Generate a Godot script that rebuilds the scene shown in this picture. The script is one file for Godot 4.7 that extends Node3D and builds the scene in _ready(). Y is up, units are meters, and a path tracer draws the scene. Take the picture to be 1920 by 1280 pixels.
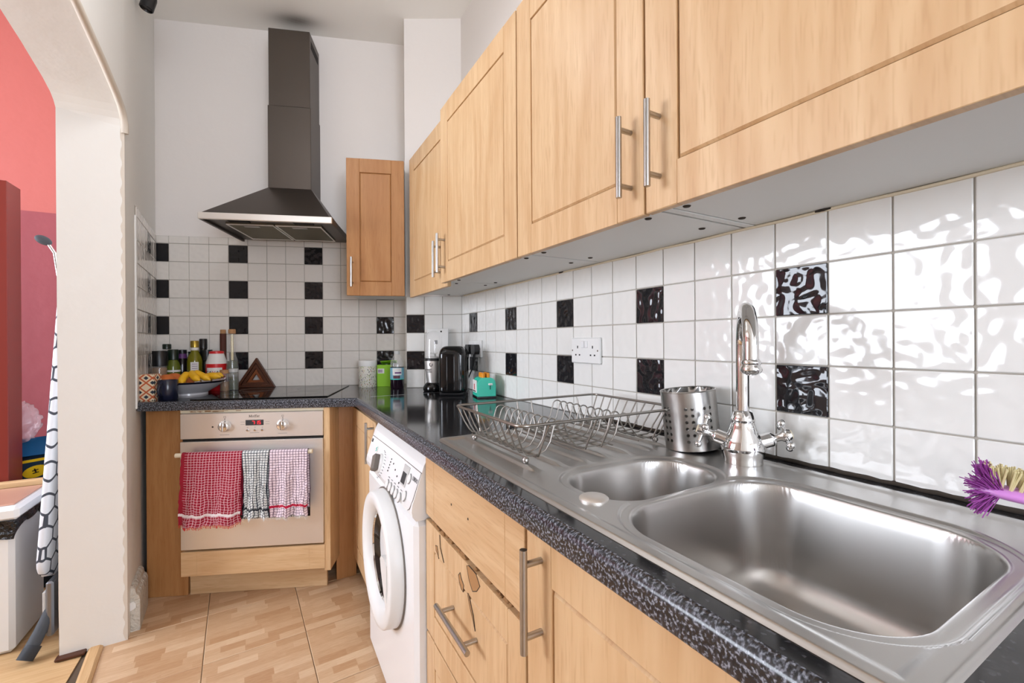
extends Node3D
# A narrow galley kitchen with an angled far wall, seen from beside the sink; metres, y up, floor at 0.

const WT := 0.897            # worktop surface
const CEIL := 2.93
var FAR := Transform3D(Basis(Vector3(0.94199, 0, 0.33563), Vector3.UP, Vector3(-0.33563, 0, 0.94199)), Vector3(-0.46243, 0, -3.02594))
var RUN := Transform3D(Basis(Vector3(0.92186, 0, 0.38752), Vector3.UP, Vector3(-0.38752, 0, 0.92186)), Vector3(0.351, 0, -2.071))
var SIDE := Transform3D(Basis(Vector3(-0.06, 0, -0.9982), Vector3.UP, Vector3(0.9982, 0, -0.06)), Vector3(-0.524, 0, -3.048))
var RIGHT := Transform3D(Basis(Vector3(0, 0, 1), Vector3.UP, Vector3(-1, 0, 0)), Vector3(0.946, 0, -2.234))
var PILLAR := Transform3D(Basis(Vector3(0.872, 0, 0.489), Vector3.UP, Vector3(-0.489, 0, 0.872)), Vector3(0.673, 0, -2.387))
var WORLD := Transform3D.IDENTITY
var counts := {}
var rng := RandomNumberGenerator.new()
var cx := Transform3D.IDENTITY     # frame of the thing being built -> its own axes
var M := {}


class MB:
	var st := SurfaceTool.new()
	var xf := Transform3D.IDENTITY
	var uo := Vector2.ZERO
	var swap := false
	var group := 1

	func _init() -> void:
		st.begin(Mesh.PRIMITIVE_TRIANGLES)

	func vt(p: Vector3, uv: Vector2) -> void:
		st.set_uv(uo + (Vector2(uv.y, uv.x) if swap else uv))
		st.add_vertex(xf * p)

	func pl(p: Vector3, ax: int) -> Vector2:
		return Vector2(p.z, p.y) if ax == 0 else (Vector2(p.x, p.z) if ax == 1 else Vector2(p.x, p.y))

	func tri(a: Vector3, b: Vector3, c: Vector3) -> void:   # counter-clockwise seen from outside
		var ax := (b - a).cross(c - a).abs().max_axis_index()
		vt(a, pl(a, ax)); vt(c, pl(c, ax)); vt(b, pl(b, ax))

	func quad(a: Vector3, b: Vector3, c: Vector3, d: Vector3) -> void:
		tri(a, b, c); tri(a, c, d)

	func oquad(a: Vector3, b: Vector3, c: Vector3, d: Vector3, out: Vector3) -> void:
		if (b - a).cross(c - a).dot(out) >= 0.0:
			quad(a, b, c, d)
		else:
			quad(a, d, c, b)

	func box(a: Vector3, b: Vector3, e := 0.0015) -> void:
		st.set_smooth_group(-1)
		var c := (a + b) / 2
		var h := ((b - a) / 2).abs()
		e = minf(e, minf(h.x, minf(h.y, h.z)) * 0.9)
		for ax in 3:
			var u := (ax + 1) % 3
			var w := (ax + 2) % 3
			for s in [-1.0, 1.0]:
				var q: Array[Vector3] = []
				for k in [[-1, -1], [1, -1], [1, 1], [-1, 1]]:
					var p := Vector3.ZERO
					p[ax] = s * h[ax]; p[u] = k[0] * (h[u] - e); p[w] = k[1] * (h[w] - e)
					q.append(c + p)
				var o := Vector3.ZERO
				o[ax] = s
				oquad(q[0], q[1], q[2], q[3], o)
				if e <= 0.0:
					continue
				for t in [-1.0, 1.0]:      # edge between face ax and face u
					var r: Array[Vector3] = []
					for k in [[0, -1], [1, -1], [1, 1], [0, 1]]:
						var p := Vector3.ZERO
						p[ax] = s * (h[ax] - (e if k[0] == 1 else 0.0)); p[u] = t * (h[u] - (0.0 if k[0] == 1 else e)); p[w] = k[1] * (h[w] - e)
						r.append(c + p)
					var oo := Vector3.ZERO
					oo[ax] = s; oo[u] = t
					oquad(r[0], r[1], r[2], r[3], oo)
		if e > 0.0:
			for sx in [-1.0, 1.0]:
				for sy in [-1.0, 1.0]:
					for sz in [-1.0, 1.0]:
						var A := c + Vector3(sx * h.x, sy * (h.y - e), sz * (h.z - e))
						var B := c + Vector3(sx * (h.x - e), sy * h.y, sz * (h.z - e))
						var C := c + Vector3(sx * (h.x - e), sy * (h.y - e), sz * h.z)
						if (B - A).cross(C - A).dot(Vector3(sx, sy, sz)) >= 0:
							tri(A, B, C)
						else:
							tri(A, C, B)

	# a profile of (radius, height) turned round the y axis of t; sharp corners stay sharp
	func lathe(prof: Array, t := Transform3D.IDENTITY, seg := 32, a0 := 0.0, a1 := TAU) -> void:
		var old := xf
		xf = xf * t
		group += 1
		var along := 0.0
		for i in prof.size() - 1:
			var p: Vector2 = prof[i]
			var q: Vector2 = prof[i + 1]
			if i > 0:
				var d0: Vector2 = (p - prof[i - 1]).normalized()
				var d1 := (q - p).normalized()
				if d0.dot(d1) < 0.72:
					group += 1
			st.set_smooth_group(group)
			var len := (q - p).length()
			for k in seg:
				var f0 := a0 + (a1 - a0) * k / seg
				var f1 := a0 + (a1 - a0) * (k + 1) / seg
				var A := Vector3(p.x * cos(f0), p.y, p.x * sin(f0))
				var B := Vector3(p.x * cos(f1), p.y, p.x * sin(f1))
				var C := Vector3(q.x * cos(f1), q.y, q.x * sin(f1))
				var D := Vector3(q.x * cos(f0), q.y, q.x * sin(f0))
				var u0 := float(k) / seg
				var u1 := float(k + 1) / seg
				# outward for a profile drawn bottom to top
				if p.x > 1e-6:
					vt(A, Vector2(u0, along)); vt(B, Vector2(u1, along)); vt(C, Vector2(u1, along + len))
				if q.x > 1e-6:
					vt(A, Vector2(u0, along)); vt(C, Vector2(u1, along + len)); vt(D, Vector2(u0, along + len))
			along += len
		xf = old

	func tube(pts: Array, r: float, seg := 8, closed := false, r_end := -1.0) -> void:
		group += 1
		var n := pts.size()
		var rings := []
		var up := Vector3.UP
		for i in n:
			var a: Vector3 = pts[(i - 1 + n) % n] if (closed or i > 0) else pts[0]
			var b: Vector3 = pts[(i + 1) % n] if (closed or i < n - 1) else pts[n - 1]
			var t := (b - a).normalized()
			if i == 0:
				up = Vector3.UP if absf(t.y) < 0.9 else Vector3.RIGHT
			up = (up - t * up.dot(t)).normalized()
			var w := t.cross(up)
			var rr := r if r_end < 0 else lerpf(r, r_end, float(i) / (n - 1))
			var ring := []
			for k in seg:
				var f := TAU * k / seg
				ring.append(pts[i] + (up * cos(f) + w * sin(f)) * rr)
			rings.append(ring)
		st.set_smooth_group(group)
		for i in (n if closed else n - 1):
			var R0: Array = rings[i]
			var R1: Array = rings[(i + 1) % n]
			for k in seg:
				var k2 := (k + 1) % seg
				quad(R0[k], R0[k2], R1[k2], R1[k])
		if not closed:
			st.set_smooth_group(-1)
			for k in range(1, seg - 1):
				tri(rings[0][0], rings[0][k + 1], rings[0][k])
				tri(rings[n - 1][0], rings[n - 1][k], rings[n - 1][k + 1])

	# outline in x,y drawn out from z0 to z1
	func prism(poly: Array, z0: float, z1: float, smooth := false) -> void:
		var area := 0.0
		for i in poly.size():
			area += (poly[i] as Vector2).cross(poly[(i + 1) % poly.size()])
		if area < 0:
			poly = poly.duplicate(); poly.reverse()
		var idx := Geometry2D.triangulate_polygon(PackedVector2Array(poly))
		st.set_smooth_group(-1)
		for k in range(0, idx.size(), 3):
			var a: Vector2 = poly[idx[k]]
			var b: Vector2 = poly[idx[k + 1]]
			var c: Vector2 = poly[idx[k + 2]]
			if (b - a).cross(c - a) < 0:
				var s := b
				b = c; c = s
			tri(Vector3(a.x, a.y, z1), Vector3(b.x, b.y, z1), Vector3(c.x, c.y, z1))
			tri(Vector3(a.x, a.y, z0), Vector3(c.x, c.y, z0), Vector3(b.x, b.y, z0))
		if smooth:
			group += 1
			st.set_smooth_group(group)
		for i in poly.size():
			var p: Vector2 = poly[i]
			var q: Vector2 = poly[(i + 1) % poly.size()]
			quad(Vector3(p.x, p.y, z0), Vector3(q.x, q.y, z0), Vector3(q.x, q.y, z1), Vector3(p.x, p.y, z1))

	func grid(nu: int, nv: int, f: Callable, wrap_u := false) -> void:   # u x v points outward
		group += 1
		st.set_smooth_group(group)
		var P := []
		for j in nv + 1:
			for i in nu + 1:
				P.append(f.call(float(i % nu if wrap_u else i) / nu, float(j) / nv))
		for j in nv:
			for i in nu:
				var a: Vector3 = P[j * (nu + 1) + i]
				var b: Vector3 = P[j * (nu + 1) + i + 1]
				var c: Vector3 = P[(j + 1) * (nu + 1) + i + 1]
				var d: Vector3 = P[(j + 1) * (nu + 1) + i]
				var u0 := Vector2(float(i) / nu, float(j) / nv)
				var u1 := Vector2(float(i + 1) / nu, float(j + 1) / nv)
				vt(a, u0); vt(c, u1); vt(b, Vector2(u1.x, u0.y))
				vt(a, u0); vt(d, Vector2(u0.x, u1.y)); vt(c, u1)

	func ball(c: Vector3, r: Vector3, seg := 16) -> void:
		var prof := []
		for i in seg / 2 + 1:
			var f := -PI / 2 + PI * i / (seg / 2)
			prof.append(Vector2(maxf(cos(f), 0.0), sin(f)))
		lathe(prof, Transform3D(Basis.from_scale(r), c), seg)

	func done() -> ArrayMesh:
		st.generate_normals()
		return st.commit()


func mb(frame_to_own = null) -> MB:
	var m := MB.new()
	m.xf = cx if frame_to_own == null else cx * frame_to_own
	m.uo = Vector2(rng.randf(), rng.randf()) * 3.0
	return m


func uniq(parent: Node, nm: String) -> String:
	var key := str(parent.get_instance_id()) + nm
	counts[key] = counts.get(key, -1) + 1
	return nm if counts[key] == 0 else "%s_%03d" % [nm, counts[key]]


func tag(o: Node3D, label: String, category := "", group := "", kind := "") -> void:
	for kv in [["label", label], ["category", category], ["group", group], ["kind", kind]]:
		if kv[1] != "":
			o.set_meta(kv[0], kv[1])


func thing(nm: String, label: String, category: String, at: Vector3, frame := Transform3D.IDENTITY, group := "", kind := "") -> Node3D:
	var o := Node3D.new()
	o.name = uniq(self, nm)
	add_child(o, true)
	o.transform = Transform3D(frame.basis, frame * at)
	cx = Transform3D(Basis.IDENTITY, -at)
	tag(o, label, category, group, kind)
	return o


func part(o: Node, nm: String, b, mat: Material, label := "") -> MeshInstance3D:
	var m := MeshInstance3D.new()
	m.name = uniq(o, nm)
	m.mesh = b.done() if b is MB else b
	m.material_override = mat
	o.add_child(m, true)
	if label != "":
		m.set_meta("label", label)
	return m


func struct(nm: String, b: MB, mat: Material) -> MeshInstance3D:
	var m := part(self, nm, b, mat)
	m.set_meta("kind", "structure")
	return m


func bxp(o: Node, nm: String, a: Vector3, b: Vector3, mat: Material, e := 0.0015, swap := false, label := "") -> MeshInstance3D:
	var m := mb()
	m.swap = swap
	m.box(a, b, e)
	return part(o, nm, m, mat, label)


func lettering(o: Node, nm: String, text: String, height: float, t: Transform3D, mat: Material, font := "Droid Sans", depth := 0.0006) -> void:
	var tm := TextMesh.new()
	var f := SystemFont.new()
	f.font_names = PackedStringArray([font])
	tm.font = f
	tm.font_size = 64
	tm.text = text
	tm.pixel_size = height / 46.0
	tm.depth = depth
	tm.curve_step = 1.0
	var m := MeshInstance3D.new()
	m.name = uniq(o, nm)
	m.mesh = tm
	m.material_override = mat
	m.transform = cx * t
	o.add_child(m, true)


func mat(nm: String, c: Color, rough := 0.6, metal := 0.0, opts := {}) -> StandardMaterial3D:
	var m := StandardMaterial3D.new()
	m.resource_name = nm
	m.albedo_color = c
	m.roughness = rough
	m.metallic = metal
	for k in opts:
		m.set(k, opts[k])
	M[nm] = m
	return m


func c8(r: int, g: int, b: int, a := 255) -> Color:
	return Color8(r, g, b, a)


func noise_tex(freq: float, seed_: int, size := 512, kind := FastNoiseLite.TYPE_SIMPLEX_SMOOTH, oct := 4, ramp = null, cell := -1) -> NoiseTexture2D:
	var n := FastNoiseLite.new()
	n.noise_type = kind
	n.frequency = freq
	n.seed = seed_
	n.fractal_octaves = oct
	if oct == 1:
		n.fractal_type = FastNoiseLite.FRACTAL_NONE
	if cell >= 0:
		n.cellular_return_type = cell
	var t := NoiseTexture2D.new()
	t.width = size
	t.height = size
	t.seamless = true
	t.noise = n
	if ramp != null:
		t.color_ramp = ramp
	return t


func ramp(stops: Array, hard := false) -> Gradient:
	var g := Gradient.new()
	g.offsets = PackedFloat32Array(stops.map(func(s): return s[0]))
	g.colors = PackedColorArray(stops.map(func(s): return s[1]))
	if hard:
		g.interpolation_mode = Gradient.GRADIENT_INTERPOLATE_CONSTANT
	return g


# a picture worked out pixel by pixel: f(x, y) gives a colour
func paint(w: int, h: int, f: Callable) -> ImageTexture:
	var d := PackedByteArray()
	d.resize(w * h * 3)
	var k := 0
	for y in h:
		for x in w:
			var c: Color = f.call(x, y)
			d[k] = int(clampf(c.r, 0, 1) * 255); d[k + 1] = int(clampf(c.g, 0, 1) * 255); d[k + 2] = int(clampf(c.b, 0, 1) * 255)
			k += 3
	return ImageTexture.create_from_image(Image.create_from_data(w, h, false, Image.FORMAT_RGB8, d))


func wood_tex(seed_: int, lo: Color, hi: Color, pore: Color) -> ImageTexture:
	var n := FastNoiseLite.new()
	n.seed = seed_
	n.noise_type = FastNoiseLite.TYPE_SIMPLEX_SMOOTH
	n.frequency = 1.0
	n.fractal_type = FastNoiseLite.FRACTAL_NONE
	var W := 384
	var H := 384
	return paint(W, H, func(x, y):
		var u := float(x) / W
		var v := float(y) / H
		var s := 0.0
		var p := 0.0
		var bl := clampf((u - 0.85) / 0.15, 0, 1)
		var bv := clampf((v - 0.85) / 0.15, 0, 1)
		for i in (2 if bl > 0 else 1):
			for j in (2 if bv > 0 else 1):
				var wgt := (bl if i == 1 else 1.0 - bl) * (bv if j == 1 else 1.0 - bv)
				var uu := u - i
				var vv := v - j
				var bend := n.get_noise_2d(uu * 3.0 + 50, vv * 2.0) * 0.25
				s += wgt * (0.55 * n.get_noise_2d(uu * 9 + bend * 3, vv * 1.3) + 0.35 * n.get_noise_2d(uu * 34 + bend, vv * 2.2 + 9))
				p += wgt * n.get_noise_2d(uu * 120 + 3, vv * 14 + 31)
		var c := lo.lerp(hi, clampf(0.5 + s * 0.9, 0, 1))
		return c.lerp(pore, clampf((p - 0.25) * 0.7, 0, 0.35)))


func _ready() -> void:
	# --- camera: 15 mm-like wide lens, level, turned a little towards the sink wall
	var cam := Camera3D.new()
	cam.name = "camera"
	var yaw := 0.51295
	var pitch := -0.00076
	var roll := 0.00623
	var fwd := Vector3(sin(yaw), 0, -cos(yaw))
	var rgt := Vector3(cos(yaw), 0, sin(yaw))
	var fw2 := fwd * cos(pitch) + Vector3.UP * sin(pitch)
	var up2 := Vector3.UP * cos(pitch) - fwd * sin(pitch)
	cam.transform = Transform3D(Basis(rgt * cos(roll) - up2 * sin(roll), rgt * sin(roll) + up2 * cos(roll), -fw2), Vector3(0, 1.15, 0))
	cam.fov = rad_to_deg(2.0 * atan(640.0 / 819.45))
	cam.near = 0.03
	cam.far = 60
	add_child(cam)
	# --- sky, exposure
	var we := WorldEnvironment.new()
	we.name = "world"
	var env := Environment.new()
	env.background_mode = Environment.BG_SKY
	var sky := Sky.new()
	var sm := ProceduralSkyMaterial.new()
	sm.sky_top_color = c8(176, 200, 232)
	sm.sky_horizon_color = c8(232, 236, 240)
	sm.ground_horizon_color = c8(200, 200, 196)
	sm.ground_bottom_color = c8(150, 148, 142)
	sky.sky_material = sm
	env.sky = sky
	env.background_energy_multiplier = 1.6
	env.tonemap_mode = Environment.TONE_MAPPER_LINEAR
	env.tonemap_exposure = 0.80
	env.sdfgi_enabled = true
	env.ssao_enabled = true
	env.ssil_enabled = true
	we.environment = env
	add_child(we)
	# --- daylight through the windows of the two rooms
	window_light("window_light", Vector3(-2.93, 1.62, -2.05), Vector3(1, 0, 0), Vector2(1.65, 1.3), 14.0, c8(236, 243, 255))
	window_light("window_light", Vector3(0.2, 1.6, 3.12), Vector3(0, 0, -1), Vector2(1.15, 1.7), 9.5, c8(232, 241, 255))  # fill light in the unseen window behind the camera
	# --- the ceiling lamp, added above the view, is built last
	rng.seed = 11
	materials()
	room()
	cabinets()
	oven_run()
	hood()
	washer()
	worktop_and_sink()
	sink_things()
	far_worktop_things()
	corner_things()
	red_room()
	added_ceiling_lamp()


func window_light(nm: String, at: Vector3, towards: Vector3, size: Vector2, energy: float, col: Color) -> void:
	var l := AreaLight3D.new()
	l.name = uniq(self, nm)
	l.area_size = size
	l.area_normalize_energy = true
	l.light_energy = energy
	l.light_color = col
	l.area_range = 12.0
	l.shadow_enabled = true
	l.transform = Transform3D(Basis.looking_at(towards, Vector3.UP), at)
	add_child(l)


func added_ceiling_lamp() -> void:  # unseen lamp, added to brighten ceiling and upper walls
	var at := Vector3(-0.1, 2.40, -1.45)
	var o := thing("added_ceiling_lamp", "round opal glass lamp added above the view to brighten the kitchen ceiling", "lamp", at, WORLD)
	var b := mb()
	b.ball(at, Vector3(0.13, 0.11, 0.13), 24)
	part(o, "globe", b, mat("added_opal_lamp", c8(250, 248, 242), 0.4, 0.0, {"emission_enabled": true, "emission": c8(248, 250, 255), "emission_energy_multiplier": 3.0}))
	b = mb()
	b.lathe([Vector2(0.03, 2.50), Vector2(0.035, 2.54), Vector2(0.006, 2.56), Vector2(0.006, 2.88), Vector2(0.05, 2.89), Vector2(0.05, CEIL)], Transform3D(Basis.IDENTITY, Vector3(at.x, 0, at.z)), 20)
	part(o, "mount", b, M.white_plastic)
	var l := OmniLight3D.new()
	l.name = "added_lamp_light"
	l.light_energy = 0.24
	l.light_color = c8(244, 247, 255)
	l.light_size = 0.1
	l.omni_range = 12.0
	l.omni_attenuation = 2.0
	l.shadow_enabled = true
	o.add_child(l)


func materials() -> void:
	var relief := noise_tex(0.014, 5, 512, FastNoiseLite.TYPE_SIMPLEX_SMOOTH, 1)
	var plaster := noise_tex(0.012, 8, 512, FastNoiseLite.TYPE_SIMPLEX_SMOOTH, 5)
	var fine := noise_tex(0.06, 12, 512, FastNoiseLite.TYPE_SIMPLEX_SMOOTH, 3)
	var tri := {"uv1_triplanar": true, "uv1_world_triplanar": true, "uv1_triplanar_sharpness": 6.0}
	var tile_opts := tri.duplicate()
	tile_opts.merge({"heightmap_enabled": true, "heightmap_texture": relief, "heightmap_scale": 0.10, "uv1_scale": Vector3(4.2, 4.2, 4.2)})
	mat("white_tile", c8(233, 232, 228), 0.09, 0.0, tile_opts)
	mat("cream_tile", c8(229, 224, 217), 0.09, 0.0, tile_opts)
	mat("black_tile", c8(30, 30, 33), 0.06, 0.0, tile_opts)
	M.black_tile.heightmap_scale = 0.3
	mat("grout", c8(176, 170, 160), 0.9)
	var pl := tri.duplicate()
	pl.merge({"heightmap_enabled": true, "heightmap_texture": plaster, "heightmap_scale": 0.12, "uv1_scale": Vector3(1.3, 1.3, 1.3)})
	mat("plaster", c8(236, 230, 225), 0.75, 0.0, pl)
	mat("jamb_paint", c8(232, 230, 224), 0.6, 0.0, pl)
	mat("edge_paint", c8(212, 203, 189), 0.6, 0.0, pl)
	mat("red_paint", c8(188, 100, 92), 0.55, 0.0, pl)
	mat("red_paint_shaded", c8(150, 70, 76), 0.6, 0.0, pl)  # same red wall lower down, its shadow put into the colour
	mat("ceiling_paint", c8(248, 245, 239), 0.8, 0.0, {"vertex_color_use_as_albedo": true})
	var beech := wood_tex(3, c8(201, 162, 118), c8(217, 184, 142), c8(182, 140, 98))
	mat("beech", Color.WHITE, 0.42, 0.0, {"albedo_texture": beech, "uv1_scale": Vector3(1.6, 0.9, 1)})
	mat("beech_shaded", c8(214, 184, 150), 0.45, 0.0, {"albedo_texture": beech, "uv1_scale": Vector3(1.6, 0.9, 1)})  # same beech tinted down, shade of the far end put into its colour
	mat("raw_edge", c8(168, 124, 78), 0.8)
	mat("chipboard", c8(150, 112, 72), 0.95)
	mat("pale_wood", c8(250, 246, 236), 0.6, 0.0, {"albedo_texture": beech, "uv1_scale": Vector3(3, 0.7, 1)})
	mat("dark_wood", c8(96, 60, 36), 0.45, 0.0, {"albedo_texture": beech, "uv1_scale": Vector3(5, 2, 1)})
	mat("mid_wood", c8(150, 98, 58), 0.45, 0.0, {"albedo_texture": beech, "uv1_scale": Vector3(5, 2, 1)})
	mat("white_board", c8(228, 228, 225), 0.5, 0.0, {})
	mat("cream_board", c8(226, 214, 188), 0.6)
	# laminate: dark with angular grey and white flecks
	var fleck := noise_tex(0.11, 21, 512, FastNoiseLite.TYPE_CELLULAR, 1, ramp([[0.0, c8(28, 28, 29)], [0.55, c8(34, 34, 36)], [0.78, c8(44, 44, 47)], [0.93, c8(62, 63, 67)]], true), FastNoiseLite.RETURN_CELL_VALUE)
	var lit_flecks := noise_tex(0.05, 23, 512, FastNoiseLite.TYPE_SIMPLEX, 4, ramp([[0.0, c8(26, 26, 28)], [0.46, c8(34, 34, 37)], [0.56, c8(56, 58, 64)], [0.66, c8(104, 108, 118)], [0.8, c8(150, 155, 166)]]))  # edge flecks brightened, the highlight on the rounded edge put into their colour
	mat("laminate", Color.WHITE, 0.14, 0.0, {"albedo_texture": fleck, "uv1_triplanar": true, "uv1_world_triplanar": true, "uv1_scale": Vector3(5.5, 5.5, 5.5), })
	M.laminate.roughness = 0.09
	mat("laminate_lit_edge", Color.WHITE, 0.22, 0.0, {"albedo_texture": lit_flecks, "uv1_triplanar": true, "uv1_world_triplanar": true, "uv1_scale": Vector3(6, 6, 6)})
	mat("black_glass", c8(10, 10, 11), 0.03)
	mat("steel", c8(194, 192, 189), 0.31, 1.0)
	mat("brushed", c8(232, 229, 225), 0.46, 1.0)
	mat("bright_steel", c8(246, 244, 240), 0.5, 1.0)
	mat("wire_steel", c8(160, 156, 150), 0.3, 1.0)
	mat("chrome", c8(226, 226, 226), 0.05, 1.0)
	mat("satin", c8(180, 178, 175), 0.28, 1.0)
	mat("satin_dark", c8(128, 116, 102), 0.35, 1.0)
	mat("hood_steel", c8(98, 91, 86), 0.42, 1.0)
	mat("hood_dark", c8(70, 66, 58), 0.6, 0.7)
	mat("filter_mesh", c8(120, 114, 98), 0.55, 0.8, {"heightmap_enabled": true, "heightmap_texture": noise_tex(0.09, 31, 256), "heightmap_scale": 0.15, "uv1_triplanar": true, "uv1_scale": Vector3(12, 12, 12)})
	mat("white_enamel", c8(236, 236, 236), 0.22)
	mat("white_plastic", c8(232, 232, 230), 0.35)
	mat("grey_plastic", c8(112, 104, 96), 0.4)
	mat("light_grey", c8(196, 196, 194), 0.4)
	mat("black_plastic", c8(22, 22, 24), 0.35)
	mat("black_gloss", c8(14, 14, 15), 0.06)
	mat("dark_gap", c8(26, 22, 18), 0.9)
	mat("dark_print", c8(46, 46, 48), 0.6)
	mat("grey_print", c8(128, 128, 128), 0.6)
	mat("red_led", c8(255, 40, 50), 0.4, 0.0, {"emission_enabled": true, "emission": c8(255, 40, 60), "emission_energy_multiplier": 1.6})
	mat("pane", Color(1, 1, 1, 0.06), 0.0, 0.0, {"transparency": BaseMaterial3D.TRANSPARENCY_ALPHA})
	mat("clear_plastic", Color(1, 1, 1, 0.1), 0.03, 0.0, {"transparency": BaseMaterial3D.TRANSPARENCY_ALPHA})
	mat("cloudy_plastic", Color(0.95, 0.85, 0.88, 0.35), 0.2, 0.0, {"transparency": BaseMaterial3D.TRANSPARENCY_ALPHA})
	mat("cork", c8(176, 132, 92), 0.9)
	mat("turquoise", c8(56, 200, 172), 0.3)
	mat("orange_toast", c8(232, 146, 28), 0.6)
	mat("lilac", c8(206, 138, 210), 0.3, 0.0, {"subsurf_scatter_enabled": true, "subsurf_scatter_strength": 0.2})
	mat("purple", c8(150, 62, 150), 0.5)
	mat("bristle", c8(222, 208, 158), 0.6)
	mat("lime", c8(140, 196, 34), 0.5)
	mat("dark_green", c8(20, 36, 26), 0.3)
	mat("olive_oil", c8(112, 108, 20), 0.08)
	mat("herb_oil", c8(66, 74, 46), 0.1)
	mat("green_oil", c8(92, 102, 34), 0.08)
	mat("dark_sauce", c8(26, 20, 20), 0.1)
	mat("black_bottle", c8(16, 18, 16), 0.12)
	mat("gold_cap", c8(176, 150, 66), 0.3, 0.8)
	mat("nuts", c8(164, 120, 70), 0.8, 0.0, {"heightmap_enabled": true, "heightmap_texture": fine, "heightmap_scale": 0.4, "uv1_triplanar": true, "uv1_scale": Vector3(12, 12, 12)})
	mat("spice", c8(78, 36, 22), 0.7)
	mat("salt_red", c8(206, 32, 36), 0.35)
	mat("label_white", c8(226, 224, 220), 0.6)
	mat("blackcurrant", c8(28, 14, 26), 0.1)
	mat("label_blue", c8(120, 178, 196), 0.5)
	mat("label_purple", c8(96, 50, 110), 0.5)
	mat("teal_band", c8(70, 206, 192), 0.5)
	mat("berries", c8(92, 44, 60), 0.5)
	mat("navy", c8(22, 26, 46), 0.2)
	mat("porcelain", c8(206, 204, 208), 0.15)
	mat("banana", c8(232, 178, 28), 0.5)
	mat("banana_tip", c8(92, 66, 24), 0.7)
	mat("orange_skin", c8(208, 110, 44), 0.5, 0.0, {"heightmap_enabled": true, "heightmap_texture": fine, "heightmap_scale": 0.08, "uv1_triplanar": true, "uv1_scale": Vector3(16, 16, 16)})
	mat("red_cabinet", c8(122, 38, 26), 0.4)
	mat("blue_sack", c8(20, 84, 128), 0.3)
	mat("navy_sack", c8(16, 44, 62), 0.3)
	mat("sack_orange", c8(214, 116, 40), 0.35)
	mat("sack_yellow", c8(240, 200, 30), 0.35)
	mat("bin_bag", c8(20, 20, 22), 0.25, 0.0, {"heightmap_enabled": true, "heightmap_texture": plaster, "heightmap_scale": 1.5, "uv1_triplanar": true, "uv1_scale": Vector3(5, 5, 5)})
	mat("grey_metal", c8(130, 132, 138), 0.35, 0.9)
	mat("rubber", c8(66, 70, 76), 0.7)
	mat("dirt", c8(58, 50, 42), 0.95)
	mat("old_paint", c8(206, 200, 188), 0.7, 0.0, {"heightmap_enabled": true, "heightmap_texture": plaster, "heightmap_scale": 0.8, "uv1_triplanar": true, "uv1_scale": Vector3(6, 6, 6)})
	# floor tiles printed with little strips of parquet, strips along u
	var wn := FastNoiseLite.new()
	wn.seed = 77
	wn.frequency = 1.0
	wn.fractal_type = FastNoiseLite.FRACTAL_NONE
	for k in 2:
		var r2 := RandomNumberGenerator.new()
		r2.seed = 40 + k
		var rows := []
		for j in 9:
			var cuts := []
			var at := -r2.randf() * 0.3
			while at < 1.0:
				var ln := r2.randf_range(0.2, 0.5)
				cuts.append([at + ln, r2.randf(), r2.randf() * 50])
				at += ln
			rows.append(cuts)
		var t := paint(320, 320, func(x, y):
			var u: float = x / 320.0
			var v: float = y / 320.0
			var row: Array = rows[mini(int(v * 9), 8)]
			var tone := 0.5
			var ph := 0.0
			for c in row:
				if u < c[0]:
					tone = c[1]; ph = c[2]
					break
			var g := wn.get_noise_2d(u * 5 + ph, v * 60 + ph * 3) * 0.5 + wn.get_noise_2d(u * 14 + ph, v * 160) * 0.3
			return c8(184, 142, 104).lerp(c8(220, 190, 156), clampf(tone * 0.8 + 0.1 + g * 0.3, 0, 1)))
		mat("floor_tile" if k == 0 else "floor_tile_b", Color.WHITE, 0.35, 0.0, {"albedo_texture": t})
	# tea towels: whole cloth per picture, u across, v from the top edge down
	mat("towel_red", Color.WHITE, 0.95, 0.0, {"albedo_texture": cloth_tex(482, 1360, c8(146, 8, 38), c8(226, 196, 204), 24, 3, [[1246, 26, c8(226, 214, 214)]], 54), "rim_enabled": true, "rim": 0.3})
	mat("towel_grey", Color.WHITE, 0.95, 0.0, {"albedo_texture": cloth_tex(220, 1250, c8(218, 220, 218), c8(40, 48, 60), 24, 5, [[1164, 18, c8(36, 42, 52)]], 0), "rim_enabled": true, "rim": 0.3})
	mat("towel_pink", Color.WHITE, 0.95, 0.0, {"albedo_texture": cloth_tex(316, 1208, c8(232, 214, 222), c8(84, 56, 78), 24, 4, [[1100, 22, c8(176, 16, 56)]], 0), "rim_enabled": true, "rim": 0.3})
	# ironing board cover: white with dark hexagon outlines
	mat("hex_cloth", Color.WHITE, 0.9, 0.0, {"albedo_texture": paint(112, 192, func(x, y):
		var p := Vector2(x, y) / 112.0
		var s := Vector2(1.0, 1.7320508)
		var a := Vector2(fposmod(p.x, s.x) - 0.5, fposmod(p.y, s.y) - s.y / 2)
		var b := Vector2(fposmod(p.x + 0.5, s.x) - 0.5, fposmod(p.y + s.y / 2, s.y) - s.y / 2)
		var q := a if a.length() < b.length() else b
		q = q.abs()
		var e := maxf(q.x, q.x * 0.5 + q.y * 0.8660254)
		return c8(70, 74, 84) if e > 0.44 else c8(226, 230, 238)), "uv1_scale": Vector3(14.0, 8.1, 1)})
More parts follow.
